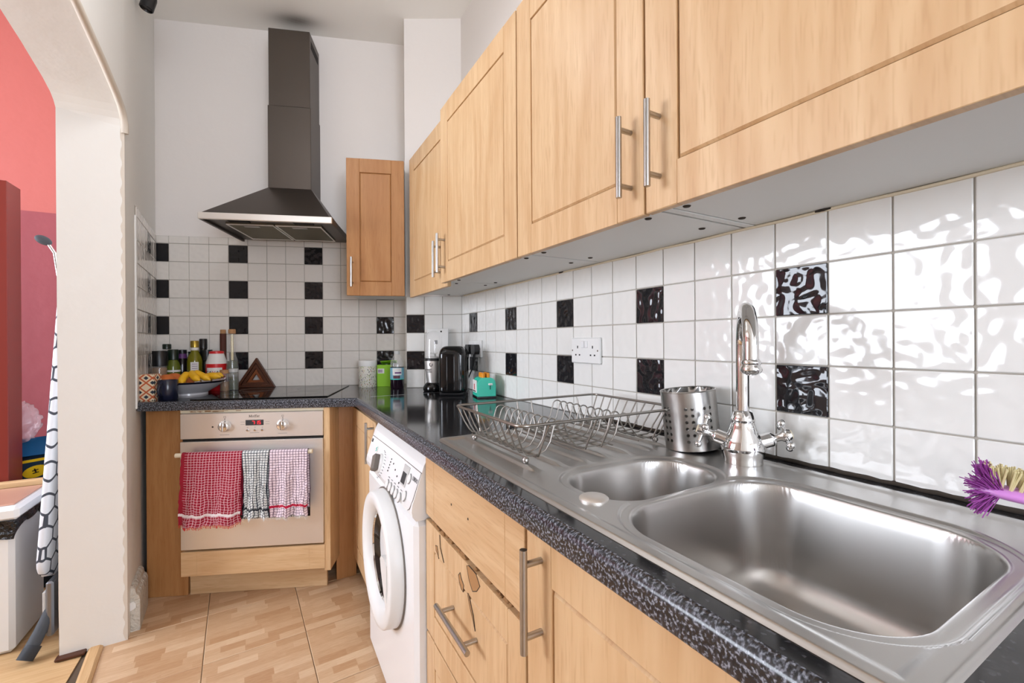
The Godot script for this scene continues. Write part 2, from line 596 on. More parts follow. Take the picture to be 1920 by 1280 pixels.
	# geometric print on a small carton
	mat("carton_print", Color.WHITE, 0.6, 0.0, {"albedo_texture": paint(96, 160, func(x, y):
		var u: float = (x / 96.0 - 0.48) / 0.84
		var v: float = (y / 160.0 - 0.13) / 0.365
		var a := absf(fposmod(u + v + 0.5, 1.0) - 0.5)
		var b := absf(fposmod(u - v + 0.5, 1.0) - 0.5)
		if maxf(a, b) > 0.41:
			return c8(190, 90, 48)
		var blank := absf(x / 96.0 - 0.48) < 0.3 and absf(y / 160.0 - 0.495) < 0.12
		if maxf(a, b) < 0.2 and not blank:
			return c8(38, 46, 62)
		return c8(226, 206, 176))})
	var leaf := Image.create(256, 128, false, Image.FORMAT_RGB8)
	leaf.fill(c8(228, 224, 212))
	var r3 := RandomNumberGenerator.new()
	r3.seed = 9
	for i in 190:
		var col: Color = [c8(44, 48, 60), c8(150, 170, 60), c8(190, 80, 70), c8(120, 140, 60), c8(60, 60, 80), c8(200, 190, 120)][r3.randi() % 6]
		var px := r3.randi_range(0, 250)
		var py := r3.randi_range(4, 120)
		var d := r3.randi_range(-1, 1)
		for k in r3.randi_range(3, 7):
			leaf.fill_rect(Rect2i(px + k * d, py + k, 4 if k > 1 else 2, 2), col)
	mat("leaf_print", Color.WHITE, 0.5, 0.0, {"albedo_texture": ImageTexture.create_from_image(leaf), "uv1_scale": Vector3(2, 8, 1)})


func cloth_tex(w: int, h: int, base: Color, line: Color, pitch: int, lw: int, bands: Array, plain: int) -> ImageTexture:
	var im := Image.create(w, h, false, Image.FORMAT_RGB8)
	im.fill(base)
	var x := plain
	while x < w:
		im.fill_rect(Rect2i(x, 0, lw, h), line)
		x += pitch
	var y := 4
	while y < h:
		im.fill_rect(Rect2i(plain / 2, y, w, lw), line)
		y += pitch
	for b in bands:
		im.fill_rect(Rect2i(0, b[0], w, b[1]), b[2])
	return ImageTexture.create_from_image(im)


var tile_meshes := {}


func tile_mesh(w: float, h: float) -> ArrayMesh:
	var key := "%.3f_%.3f" % [w, h]
	if not tile_meshes.has(key):
		var m := MB.new()
		m.box(Vector3(-w / 2, -h / 2, -0.004), Vector3(w / 2, h / 2, 0.0035), 0.0016)
		tile_meshes[key] = m.done()
	return tile_meshes[key]


# tiles on a wall: columns and rows given by their edges; black(column, row) says which are black
func tiles(wall: Node3D, frame: Transform3D, xs: Array, ys: Array, black: Callable, white: Material, skip = null) -> void:
	for i in xs.size() - 1:
		for j in ys.size() - 1:
			var x0: float = xs[i]
			var x1: float = xs[i + 1]
			var y0: float = ys[j]
			var y1: float = ys[j + 1]
			if skip != null and skip.call(i, j):
				continue
			var m := MeshInstance3D.new()
			m.name = uniq(wall, "tile")
			m.mesh = tile_mesh(x1 - x0 - 0.0026, absf(y1 - y0) - 0.0026)
			m.material_override = M.black_tile if black.call(i, j) else white
			m.transform = frame * Transform3D(Basis.from_euler(Vector3(rng.randf_range(-0.006, 0.006), rng.randf_range(-0.006, 0.006), 0)), Vector3((x0 + x1) / 2, (y0 + y1) / 2, rng.randf_range(0.0, 0.0008)))
			wall.add_child(m, true)


func row_edges(r0: int, r1: int) -> Array:      # row lines counted down from the cabinets' underside
	var a := []
	for r in range(r0, r1 + 1):
		a.append(1.3991 - 0.10038 * r)
	return a


func room() -> void:
	cx = WORLD
	# floor
	var b := mb()
	b.box(Vector3(-3.2, -0.12, -3.5), Vector3(1.15, -0.006, 3.4), 0.0)
	var fl := struct("floor", b, M.grout)
	fl.material_override = mat("floor_joint", c8(92, 76, 60), 0.9)
	var ft := Transform3D(Basis(Vector3.UP, 0.05), Vector3(0.133, 0, -1.922))
	var shared := []
	for k in 4:
		var q := MB.new()
		q.st.set_smooth_group(-1)
		var h := 0.1655
		var e := 0.002
		var P := [Vector3(-h, 0, -h), Vector3(-h, 0, h), Vector3(h, 0, h), Vector3(h, 0, -h)]
		var UV := [Vector2(0, 0), Vector2(0, 1), Vector2(1, 1), Vector2(1, 0)]
		if k % 2 == 1:
			UV = [Vector2(1, 1), Vector2(1, 0), Vector2(0, 0), Vector2(0, 1)]
		for t in [[0, 1, 2], [0, 2, 3]]:
			q.vt(P[t[0]], UV[t[0]]); q.vt(P[t[2]], UV[t[2]]); q.vt(P[t[1]], UV[t[1]])
		for i in 4:
			var p: Vector3 = P[i]
			var p2: Vector3 = P[(i + 1) % 4]
			var o := Vector3(0, -0.0015, 0)
			var low := Vector3(0, -0.006, 0)
			var a: Vector3 = p * (1 + e / h) + o
			var c: Vector3 = p2 * (1 + e / h) + o
			for tq in [[a, c, p2, p], [a + low, c + low, c, a]]:
				for t in [[0, 1, 2], [0, 2, 3]]:
					for s in [t[0], t[2], t[1]]:
						q.vt(tq[s], Vector2(0.5, 0.02))
		shared.append(q.done())
	for i in range(-2, 4):
		for j in range(-4, 10):
			var m := MeshInstance3D.new()
			m.name = uniq(fl, "tile")
			m.mesh = shared[(i * 3 + j * 5 + 60) % 4]
			m.material_override = M.floor_tile if (i + j * 3 + 40) % 2 == 0 else M.floor_tile_b
			m.transform = ft * Transform3D(Basis.IDENTITY, Vector3(0.337 * (i + 0.5), rng.randf_range(-0.0004, 0.0004), 0.337 * (j + 0.5)))
			if m.position.x > -0.62 and m.position.z < 3.0 and m.position.x < 0.8:
				fl.add_child(m, true)
			else:
				m.free()
	bxp(fl, "plank", Vector3(-3.0, -0.006, -3.4), Vector3(-0.6, -0.0025, 3.2), M.pale_wood, 0.0, true)
	# ceiling, sooty where the hood's duct ends
	var ce := MB.new()
	ce.box(Vector3(-3.2, CEIL + 0.004, -3.5), Vector3(1.15, CEIL + 0.12, 3.4), 0.0)
	var cm := struct("ceiling", ce, M.plaster)
	var cg := SurfaceTool.new()
	cg.begin(Mesh.PRIMITIVE_TRIANGLES)
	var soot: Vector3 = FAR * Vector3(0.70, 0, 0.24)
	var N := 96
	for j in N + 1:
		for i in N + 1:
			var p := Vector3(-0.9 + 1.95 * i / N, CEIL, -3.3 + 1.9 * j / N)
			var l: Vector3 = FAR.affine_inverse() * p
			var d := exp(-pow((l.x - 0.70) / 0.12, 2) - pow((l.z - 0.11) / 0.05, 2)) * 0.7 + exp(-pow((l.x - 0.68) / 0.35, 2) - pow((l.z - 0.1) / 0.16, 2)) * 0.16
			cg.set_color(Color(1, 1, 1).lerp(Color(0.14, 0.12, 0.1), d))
			cg.set_normal(Vector3.DOWN)
			cg.add_vertex(p)
	for j in N:
		for i in N:
			var a := j * (N + 1) + i
			for k in [a, a + N + 1, a + 1, a + 1, a + N + 1, a + N + 2]:
				cg.add_index(k)
	part(cm, "paint_coat", cg.commit(), M.ceiling_paint)
	# right wall
	var q2: MB
	b = mb()
	b.box(Vector3(0.946, 0, -2.4), Vector3(1.1, CEIL, 3.3), 0.0)
	var wr := struct("wall_right", b, M.plaster)
	bxp(wr, "grout_bed", Vector3(0.9455, 0.86, -2.234), Vector3(0.95, 1.399, 0.4), M.grout, 0.0)
	var xs := []
	for k in 26:
		xs.append(0.1 * k)
	tiles(wr, RIGHT, xs, row_edges(0, 5), func(i, j): return i % 4 == 1 and (j == 1 or j == 3), M.white_tile)
	q2 = mb()
	var line := []
	for k in 40:
		line.append(Vector3(0.9425, 1.3985 + 0.0008 * sin(k * 1.7), -2.2 + 2.3 * k / 39.0))
	q2.tube(line, 0.0034, 6)
	part(wr, "sealant", q2, M.cream_board)
	# far wall
	b = mb(FAR)
	b.box(Vector3(-0.25, 0, -0.15), Vector3(1.75, CEIL, 0), 0.0)
	var wf := struct("wall_back", b, M.plaster)
	var q := mb(FAR)
	q.box(Vector3(-0.065, 0.86, -0.005), Vector3(1.29, 1.742, 0.0006), 0.0)
	part(wf, "grout_bed", q, M.grout)
	xs = [-0.066]
	for k in 14:
		xs.append(0.1 * k)
	xs[-1] = 1.284
	var ys := [1.742] + row_edges(-3, 5)
	tiles(wf, FAR, xs, ys, func(i, j): return i % 4 == 0 and (j == 1 or j == 3 or j == 5 or j == 7), M.cream_tile, func(i, j): return i > 10 and j < 3)
	# boxed-in pillar in the far right corner
	b = mb(PILLAR)
	b.prism([Vector2(0, 0), Vector2(0.36, 0), Vector2(0.36, CEIL), Vector2(0, CEIL)], -0.25, 0)
	var wp := struct("wall_corner", b, M.plaster)
	q = mb(PILLAR)
	q.box(Vector3(0.001, 0.86, -0.004), Vector3(0.313, 1.399, 0.0006), 0.0)
	part(wp, "grout_bed", q, M.grout)
	tiles(wp, PILLAR, [0.004, 0.104, 0.204, 0.311], row_edges(0, 5), func(i, j): return i == 0 and (j == 1 or j == 3), M.white_tile)
	# left wall: solid piece by the oven, then the opening to the red room
	b = mb(SIDE)
	b.box(Vector3(-0.834, 0, -0.19), Vector3(0.25, CEIL, 0), 0.0)
	b.xf = WORLD
	var arch := [Vector2(-2.2162, 1.965), Vector2(-2.2135, 1.992), Vector2(-2.204, 2.015), Vector2(-2.187, 2.033), Vector2(-2.16, 2.049), Vector2(-2.1, 2.068), Vector2(-1.95, 2.10), Vector2(-1.72, 2.138), Vector2(-1.4, 2.17), Vector2(-1.0, 2.18), Vector2(-0.6, 2.165), Vector2(-0.25, 2.12), Vector2(0.1, 2.03)]
	var turn := Transform3D(Basis(Vector3(0, 0, 1), Vector3.UP, Vector3(-1, 0, 0)), Vector3.ZERO)    # outline in z,y drawn out along -x
	b.xf = turn
	b.prism([Vector2(-2.2162, CEIL)] + arch + [Vector2(0.1, 0), Vector2(3.3, 0), Vector2(3.3, CEIL)], 0.472, 0.664)
	var wl := struct("wall_left", b, M.jamb_paint)
	# scalloped paint edges down the jamb
	for side in 2:
		var strip := mb(Transform3D(Basis.IDENTITY, Vector3(0, 0, -2.2152)))
		var pts := []
		var y := 0.0
		var r2 := RandomNumberGenerator.new()
		r2.seed = 5 + side
		var x_in := -0.4735 if side == 0 else -0.6635
		var s := -1.0 if side == 0 else 1.0
		pts.append(Vector2(x_in, 0))
		while y < 2.03:
			var st := r2.randf_range(0.05, 0.085)
			for k in 6:
				pts.append(Vector2(x_in + s * (0.006 + 0.0075 * sin(PI * (k + 0.5) / 6.0) * r2.randf_range(0.85, 1.1)), minf(y + st * (k + 0.5) / 6.0, 2.035)))
			y += st
		pts.append(Vector2(x_in, 2.035))
		strip.prism(pts, 0.0, 0.0022)
		part(wl, "paint_edge", strip, M.edge_paint if side == 0 else M.white_board)
	var bead := []
	for p in arch:
		bead.append(Vector3(-0.4725, p.y, p.x))
	q = mb()
	q.tube(bead, 0.012, 8)
	part(wl, "edge_bead", q, M.edge_paint)
	q = mb(SIDE)
	q.box(Vector3(-0.63, 0.86, -0.004), Vector3(0.0, 1.742, 0.0006), 0.0)
	part(wl, "grout_bed", q, M.grout)
	xs = []
	for k in 7:
		xs.append(-0.61 + 0.1 * k if k < 6 else -0.006)
	tiles(wl, SIDE, xs, [1.742] + row_edges(-3, 5), func(i, j): return i == 3 and (j == 1 or j == 3 or j == 5 or j == 7), M.cream_tile)
	q = mb(SIDE)
	q.box(Vector3(-0.635, 0.87, -0.002), Vector3(-0.612, 1.70, 0.006), 0.002)
	part(wl, "tile_edge_trim", q, M.white_board)
	# skirting beside the opening, chipped at its end
	q = mb(Transform3D(Basis(Vector3(0.9982, 0, -0.06), Vector3.UP, Vector3(0.06, 0, 0.9982)), Vector3(-0.489, 0, -2.47)))
	q.prism([Vector2(0, 0), Vector2(0.03, 0), Vector2(0.03, 0.125), Vector2(0.026, 0.14), Vector2(0.018, 0.148), Vector2(0.016, 0.165), Vector2(0.009, 0.175), Vector2(0.0, 0.178)], 0.0, 0.205)
	var sk := struct("baseboard_left", q, M.old_paint)
	q = mb()
	q.prism([Vector2(-0.477, 0.085), Vector2(-0.4585, 0.095), Vector2(-0.458, 0.11), Vector2(-0.466, 0.122), Vector2(-0.477, 0.118)], -2.266, -2.2605)
	part(sk, "chip", q, M.white_board)
	# threshold between the two floors
	q = mb(Transform3D(Basis(Vector3.UP, 0.10), Vector3(-0.566, 0, -2.212)))
	q.prism([Vector2(-0.022, 0), Vector2(0.022, 0), Vector2(0.021, 0.005), Vector2(0.012, 0.011), Vector2(-0.012, 0.011), Vector2(-0.021, 0.005)], 0.0, 2.2)
	struct("trim_1", q, M.pale_wood)
	q = mb()
	q.box(Vector3(-0.672, 0, -2.214), Vector3(-0.59, 0.012, -2.183), 0.003)
	struct("trim_2", q, M.dark_wood)
	# wall behind the camera, with an unseen window added for fill light
	var wb := mb()
	wb.box(Vector3(-3.2, 0, 3.2), Vector3(-0.38, CEIL, 3.35), 0.0)
	wb.box(Vector3(0.78, 0, 3.2), Vector3(1.1, CEIL, 3.35), 0.0)
	wb.box(Vector3(-0.38, 0, 3.2), Vector3(0.78, 0.74, 3.35), 0.0)
	wb.box(Vector3(-0.38, 2.46, 3.2), Vector3(0.78, CEIL, 3.35), 0.0)
	struct("wall_front", wb, M.plaster)
	window("window_1", Transform3D(Basis(Vector3.UP, PI), Vector3(0.2, 1.6, 3.28)), 1.16, 1.72)
	# the red room
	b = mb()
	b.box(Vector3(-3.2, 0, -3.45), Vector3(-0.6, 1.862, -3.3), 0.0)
	var wo := struct("wall_outer_back", b, M.red_paint_shaded)
	bxp(wo, "upper_lit_band", Vector3(-3.2, 1.862, -3.45), Vector3(-0.6, CEIL, -3.3), M.red_paint, 0.0)  # lighter red above the painted shadow edge
	b = mb()
	for z in [[-3.45, -2.9], [-1.2, 3.35]]:
		b.box(Vector3(-3.2, 0, z[0]), Vector3(-3.0, CEIL, z[1]), 0.0)
	b.box(Vector3(-3.2, 0, -2.9), Vector3(-3.0, 0.96, -1.2), 0.0)
	b.box(Vector3(-3.2, 2.28, -2.9), Vector3(-3.0, CEIL, -1.2), 0.0)
	struct("wall_outer_left", b, M.plaster)
	window("window_2", Transform3D(Basis(Vector3.UP, PI / 2), Vector3(-3.1, 1.62, -2.05)), 1.7, 1.32)


func window(nm: String, t: Transform3D, w: float, h: float) -> void:
	cx = WORLD
	var f := mb(t)
	var k := 0.05
	f.box(Vector3(-w / 2, -h / 2, -0.03), Vector3(-w / 2 + k, h / 2, 0.03))
	f.box(Vector3(w / 2 - k, -h / 2, -0.03), Vector3(w / 2, h / 2, 0.03))
	f.box(Vector3(-w / 2 + k, -h / 2, -0.03), Vector3(w / 2 - k, -h / 2 + k, 0.03))
	f.box(Vector3(-w / 2 + k, h / 2 - k, -0.03), Vector3(w / 2 - k, h / 2, 0.03))
	f.box(Vector3(-0.025, -h / 2 + k, -0.03), Vector3(0.025, h / 2 - k, 0.03))
	var o := struct(nm, f, M.white_plastic)
	for s in [-1, 1]:
		var p := mb(t)
		p.box(Vector3(minf(s * 0.025, s * (w / 2 - k)), -h / 2 + k, -0.002), Vector3(maxf(s * 0.025, s * (w / 2 - k)), h / 2 - k, 0.002), 0.0)
		part(o, "pane", p, M.pane)


# a bar handle; from a to b along the bar, out is the way it stands off the door
func bar_handle(o: Node, a: Vector3, b: Vector3, out: Vector3, off := 0.032, r := 0.006) -> void:
	var m := mb()
	m.tube([a + out * off, b + out * off], r, 12)
	for k in [0.15, 0.85]:
		var p := a.lerp(b, k)
		m.tube([p, p + out * off], r * 0.85, 10)
	part(o, "handle", m, M.satin)


# a panelled beech door in its own frame: x across, y up, z out of the face
func door_mesh(t: Transform3D, w: float, h: float, sx := 0.073, sy := 0.078, horizontal := false) -> MB:
	var m := mb(t)
	m.swap = horizontal
	var d := 0.018
	m.box(Vector3(0.002, 0.002, 0), Vector3(w - 0.002, h - 0.002, d * 0.6), 0.0)
	m.box(Vector3(0, 0, 0), Vector3(sx, h, d), 0.0018)
	m.box(Vector3(w - sx, 0, 0), Vector3(w, h, d), 0.0018)
	m.box(Vector3(sx, 0, 0), Vector3(w - sx, sy, d), 0.0009)
	m.box(Vector3(sx, h - sy, 0), Vector3(w - sx, h, d), 0.0009)
	var g := 0.0026
	# raised field with sloped sides, set in a groove
	var z0 := d * 0.72
	var z1 := d - 0.0006
	var k := 0.0042
	m.st.set_smooth_group(-1)
	var A := [Vector3(sx + g, sy + g, z0), Vector3(w - sx - g, sy + g, z0), Vector3(w - sx - g, h - sy - g, z0), Vector3(sx + g, h - sy - g, z0)]
	var B := [Vector3(sx + g + k, sy + g + k, z1), Vector3(w - sx - g - k, sy + g + k, z1), Vector3(w - sx - g - k, h - sy - g - k, z1), Vector3(sx + g + k, h - sy - g - k, z1)]
	m.quad(B[0], B[1], B[2], B[3])
	for i in 4:
		m.quad(A[i], A[(i + 1) % 4], B[(i + 1) % 4], B[i])
	return m


func east(x: float, y: float, z: float) -> Transform3D:      # door on the sink side: its x runs towards the camera, its face looks to -x
	return Transform3D(Basis(Vector3(0, 0, 1), Vector3.UP, Vector3(-1, 0, 0)), Vector3(x, y, z))


func cabinets() -> void:
	# wall cabinets over the sink run
	var specs := [
		["beech wall cabinet in the far right corner, set slightly back", -2.262, -1.722, 0.661, -1.805, "corner"],
		["second beech wall cabinet from the far corner, above the dish rack", -1.712, -1.090, 0.631, -1.67, ""],
		["beech wall cabinet above the tap with its bar handle near the right edge", -1.084, -0.604, 0.631, -0.637, ""],
		["largest beech wall cabinet nearest the camera above the main sink bowl", -0.599, 0.06, 0.631, -0.565, ""],
	]
	for k in 4:
		var s: Array = specs[k]
		var fx: float = s[3]
		var o := thing("wall_cabinet", s[0], "cabinet", Vector3(fx + 0.15, 1.39, (s[1] + s[2]) / 2), WORLD, "beech wall cabinets")
		bxp(o, "body", Vector3(fx + 0.019, 1.402, s[1] + 0.002 + (0.0 if k < 3 else 0.022)), Vector3(0.9445, 2.098, s[2] - 0.002), M.white_board, 0.001)
		var w: float = s[2] - s[1]
		var hh := 0.714 if k > 0 else 0.722
		var d := part(o, "door", door_mesh(east(fx + 0.018, 1.39 if k > 0 else 1.381, s[1]), w, hh, 0.073, 0.078), M.beech)
		var hz: float = s[4]
		bar_handle(d, Vector3(fx, 1.427, hz), Vector3(fx, 1.583, hz), Vector3(-1, 0, 0))
		for z in [s[1] + 0.045, s[2] - 0.045]:
			for x in [fx + 0.06, 0.86]:
				var sc := mb(Transform3D(Basis.IDENTITY, Vector3(x, 1.3995, z)))
				sc.lathe([Vector2(0.0, 0.0), Vector2(0.006, 0.0004), Vector2(0.0075, 0.002), Vector2(0.0075, 0.0035)], WORLD, 14)
				part(o, "screw_cap", sc, M.dirt)
		if k == 3 or k == 1:
			var gm := mb()
			var gz := -0.44 if k == 3 else -1.30
			gm.tube([Vector3(0.941, 1.3995, gz - 0.014), Vector3(0.939, 1.3995, gz - 0.004), Vector3(0.9405, 1.3995, gz + 0.006), Vector3(0.942, 1.3995, gz + 0.014)], 0.0026, 6)
			part(o, "grime", gm, M.dirt)
		if k == 3:
			bxp(o, "filler_strip", Vector3(fx + 0.02, 1.401, s[1] + 0.002), Vector3(0.944, 1.42, s[1] + 0.021), M.white_board, 0.001)
	# the narrow one on the far wall
	var o := thing("wall_cabinet", "narrow single-door beech wall cabinet hung beside the extractor hood", "cabinet", Vector3(1.14, 1.39, 0.15), FAR, "beech wall cabinets")
	bxp(o, "body", Vector3(1.0, 1.402, 0.002), Vector3(1.282, 2.095, 0.30), M.white_board, 0.001)
	var d := part(o, "door", door_mesh(Transform3D(Basis.IDENTITY, Vector3(0.994, 1.392, 0.302)), 0.292, 0.714, 0.066, 0.072), M.beech_shaded)
	bar_handle(d, Vector3(1.0225, 1.435, 0.32), Vector3(1.0225, 1.587, 0.32), Vector3(0, 0, 1))
	# base units, sink run
	o = thing("base_cabinet", "beech corner base cabinet door left of the washing machine", "cabinet", Vector3(0.6, 0, -2.0), WORLD)
	bxp(o, "body", Vector3(0.392, 0.09, -2.25), Vector3(0.92, 0.852, -1.745), M.white_board)
	d = part(o, "door", door_mesh(east(0.388, 0.104, -2.258), 0.515, 0.731), M.beech)
	bar_handle(d, Vector3(0.37, 0.672, -1.778), Vector3(0.37, 0.832, -1.778), Vector3(-1, 0, 0), 0.03, 0.0055)
	o = thing("drawer_unit", "beech drawer unit with chipped second front, right of the washing machine", "drawers", Vector3(0.6, 0, -0.87), WORLD)
	bxp(o, "body", Vector3(0.392, 0.1, -1.128), Vector3(0.9, 0.70, -0.618), M.white_board)
	# false front on top, grain running level
	var t := east(0.388, 0.692, -1.131)
	var m := mb(t)
	m.swap = true
	m.box(Vector3(0, 0, 0), Vector3(0.063, 0.158, 0.018), 0.0012)
	m.box(Vector3(0.063, 0, 0), Vector3(0.443, 0.158, 0.018), 0.0012)
	m.box(Vector3(0.443, 0, 0), Vector3(0.511, 0.158, 0.018), 0.0012)
	d = part(o, "drawer_front", m, M.beech, "plain top front with two bare screw holes")
	for z in [0.185, 0.28]:
		var hole := mb(t * Transform3D(Basis(Vector3.RIGHT, PI / 2), Vector3(z, 0.083, 0.0181)))
		hole.lathe([Vector2(0.0028, -0.0002), Vector2(0.0028, 0.0004), Vector2(0.0, 0.0003)], WORLD, 10)
		part(d, "screw_hole", hole, M.dirt)
	# second front: chipped and split along the top
	t = east(0.388, 0.385, -1.131)
	m = door_mesh(t, 0.511, 0.292, 0.06, 0.062)
	d = part(o, "drawer_front", m, M.beech, "damaged front with chipped veneer along its top")
	bar_handle(d, Vector3(0.37, 0.542, -0.965), Vector3(0.37, 0.542, -0.785), Vector3(-1, 0, 0))
	var chips := [
		[Vector2(0.076, 0.252), Vector2(0.088, 0.255), Vector2(0.094, 0.243), Vector2(0.098, 0.228), Vector2(0.09, 0.236), Vector2(0.08, 0.241)],
		[Vector2(0.105, 0.29), Vector2(0.109, 0.29), Vector2(0.113, 0.262), Vector2(0.136, 0.234), Vector2(0.133, 0.234), Vector2(0.109, 0.259)],
		[Vector2(0.226, 0.247), Vector2(0.236, 0.257), Vector2(0.243, 0.247), Vector2(0.256, 0.238), Vector2(0.252, 0.222), Vector2(0.241, 0.224), Vector2(0.231, 0.234)],
		[Vector2(0.272, 0.288), Vector2(0.283, 0.293), Vector2(0.32, 0.292), Vector2(0.338, 0.276), Vector2(0.322, 0.258), Vector2(0.302, 0.248), Vector2(0.285, 0.262)],
		[Vector2(0.276, 0.232), Vector2(0.281, 0.233), Vector2(0.305, 0.198), Vector2(0.313, 0.172), Vector2(0.304, 0.188), Vector2(0.285, 0.212)],
	]
	for c in chips:
		var ch := mb(t)
		ch.prism(c, 0.0165, 0.0184)
		part(d, "chip", ch, M.raw_edge)
		var rim := mb(t)
		var pr := []
		for p in c:
			pr.append(Vector3(p.x, p.y, 0.0183))
		rim.tube(pr, 0.0009, 5, true)
		part(d, "chip_edge", rim, M.dirt)
	# crumbled board showing in the gap above it
	m = mb(t)
	for k in 22:
		var x := 0.02 + 0.46 * rng.randf()
		var s := rng.randf_range(0.002, 0.016)
		m.box(Vector3(x, 0.284, 0.004), Vector3(x + s * 2, 0.2925 + rng.randf_range(-0.002, 0.009), 0.010 + rng.randf_range(0, 0.006)), 0.002)
	var cr := part(d, "crumbled_edge", m, M.chipboard)
	cr.set_meta("kind", "stuff")
	t = east(0.388, 0.104, -1.131)
	d = part(o, "drawer_front", door_mesh(t, 0.511, 0.275, 0.06, 0.062), M.beech, "lowest front")
	o = thing("sink_cabinet", "beech base cabinet door with long bar handle under the sink bowls", "cabinet", Vector3(0.6, 0, -0.2), WORLD)
	bxp(o, "body", Vector3(0.392, 0.1, -0.612), Vector3(0.9, 0.70, 0.18), M.white_board)
	d = part(o, "door", door_mesh(east(0.388, 0.104, -0.612), 0.6, 0.747, 0.07, 0.072), M.beech)
	bar_handle(d, Vector3(0.37, 0.676, -0.569), Vector3(0.37, 0.834, -0.569), Vector3(-1, 0, 0), 0.032, 0.006)
	d = part(o, "door", door_mesh(east(0.388, 0.104, -0.008), 0.6, 0.747, 0.07, 0.072), M.beech)
	o = thing("plinth_board", "beech plinth board along the floor under the drawers", "plinth", Vector3(0.45, 0, -0.5), WORLD)
	bxp(o, "board", Vector3(0.44, 0, -1.13), Vector3(0.456, 0.1, 0.6), M.beech, 0.001, true)


func oven_run() -> void:
	# housing round the oven, set a little askew to the far wall
	var o := thing("oven_housing", "beech oven housing with plinth drawer under the far worktop", "cabinet", Vector3(-0.44, 0, -0.3), RUN)
	bxp(o, "side_board", Vector3(-0.142, 0.12, -0.5), Vector3(-0.115, 0.857, -0.012), M.beech)
	bxp(o, "side_board", Vector3(-0.766, 0.12, -0.5), Vector3(-0.746, 0.857, -0.108), M.beech)
	bxp(o, "top_rail", Vector3(-0.745, 0.843, -0.4), Vector3(-0.143, 0.857, -0.02), M.cream_board, 0.001)
	var burn := mb()
	for k in 20:
		var a := -0.715 + rng.randf() * 0.26
		burn.box(Vector3(a, 0.846 + rng.randf_range(0, 0.005), -0.0203), Vector3(a + rng.randf_range(0.006, 0.03), 0.848 + rng.randf_range(0, 0.005), -0.0195), 0.0)
	part(o, "scorch_mark", burn, M.chipboard).set_meta("kind", "stuff")
	bxp(o, "base", Vector3(-0.745, 0.2, -0.5), Vector3(-0.143, 0.236, -0.04), M.beech)
	var m := mb()
	m.swap = true
	for x in [[-0.741, -0.676], [-0.676, -0.206], [-0.206, -0.139]]:
		m.box(Vector3(x[0], 0.132, -0.028), Vector3(x[1], 0.238, -0.010), 0.0009)
	part(o, "drawer_front", m, M.beech)
	o = thing("oven_plinth", "beech plinth under the oven with scuffed right corner", "plinth", Vector3(-0.45, 0, -0.11), RUN)
	bxp(o, "board", Vector3(-0.762, 0, -0.128), Vector3(-0.160, 0.128, -0.111), M.beech, 0.001, true)
	o = thing("filler_panel", "tall beech end panel with shade in its colour, left of the oven", "panel", Vector3(-0.85, 0, -0.11), RUN)
	bxp(o, "board", Vector3(-0.94, 0, -0.122), Vector3(-0.768, 0.857, -0.105), M.beech_shaded)
	o = thing("filler_panel", "narrow beech filler panel in the corner right of the oven", "panel", Vector3(0.34, 0, -2.27), WORLD)
	bxp(o, "board", Vector3(0.292, 0, -2.278), Vector3(0.384, 0.857, -2.262), M.beech_shaded)
	# the oven
	o = thing("oven", "built-in stainless steel single oven with two dials and red clock", "oven", Vector3(-0.441, 0.25, -0.25), RUN)
	bxp(o, "body", Vector3(-0.735, 0.25, -0.5), Vector3(-0.147, 0.838, -0.02), M.grey_metal)
	var cp := bxp(o, "control_panel", Vector3(-0.739, 0.731, -0.03), Vector3(-0.143, 0.842, -0.008), M.brushed, 0.002)
	bxp(o, "gap", Vector3(-0.735, 0.72, -0.03), Vector3(-0.146, 0.732, -0.018), M.dark_gap, 0.0)
	var dr := bxp(o, "door", Vector3(-0.739, 0.248, -0.03), Vector3(-0.143, 0.719, -0.006), M.brushed, 0.002)
	bxp(dr, "window", Vector3(-0.60, 0.373, -0.0065), Vector3(-0.20, 0.63, -0.0054), M.black_glass, 0.0003)
	m = mb()
	m.tube([Vector3(-0.732, 0.672, 0.034), Vector3(-0.176, 0.672, 0.034)], 0.0095, 14)
	part(dr, "handle", m, M.cream_board)
	for x in [-0.66, -0.205]:
		m = mb()
		m.tube([Vector3(x, 0.672, -0.006), Vector3(x, 0.672, 0.03)], 0.007, 8)
		part(dr, "handle_mount", m, M.satin)
	for x in [-0.557, -0.315]:
		var k := mb(Transform3D(Basis(Vector3.RIGHT, PI / 2), Vector3(x, 0.784, -0.008)))
		k.lathe([Vector2(0.025, 0.0), Vector2(0.024, 0.006), Vector2(0.021, 0.009), Vector2(0.020, 0.018), Vector2(0.017, 0.02), Vector2(0, 0.02)], WORLD, 28)
		k.box(Vector3(-0.0035, 0.018, -0.019), Vector3(0.0035, 0.026, 0.019), 0.0015)
		part(o, "dial", k, M.chrome)
		bxp(cp, "mark", Vector3(x - 0.001, 0.811, -0.0085), Vector3(x + 0.001, 0.818, -0.0076), M.dark_print, 0.0)
		m = mb()
		m.tube([Vector3(x - 0.004, 0.821, -0.0077), Vector3(x + 0.004, 0.821, -0.0077), Vector3(x + 0.004, 0.827, -0.0077), Vector3(x - 0.004, 0.827, -0.0077)], 0.0006, 5, true)
		part(cp, "mark", m, M.dark_print)
		bxp(cp, "mark", Vector3(x - 0.02, 0.7455, -0.0085), Vector3(x + 0.018, 0.747, -0.0077), M.grey_print, 0.0)
	var ds := bxp(o, "display", Vector3(-0.471, 0.785, -0.0085), Vector3(-0.396, 0.809, -0.0072), M.dark_print, 0.0004)
	var seg := mb()
	var glyph := {"7": "abc", "1": "bc", "5": "afgcd"}
	var gx := -0.442
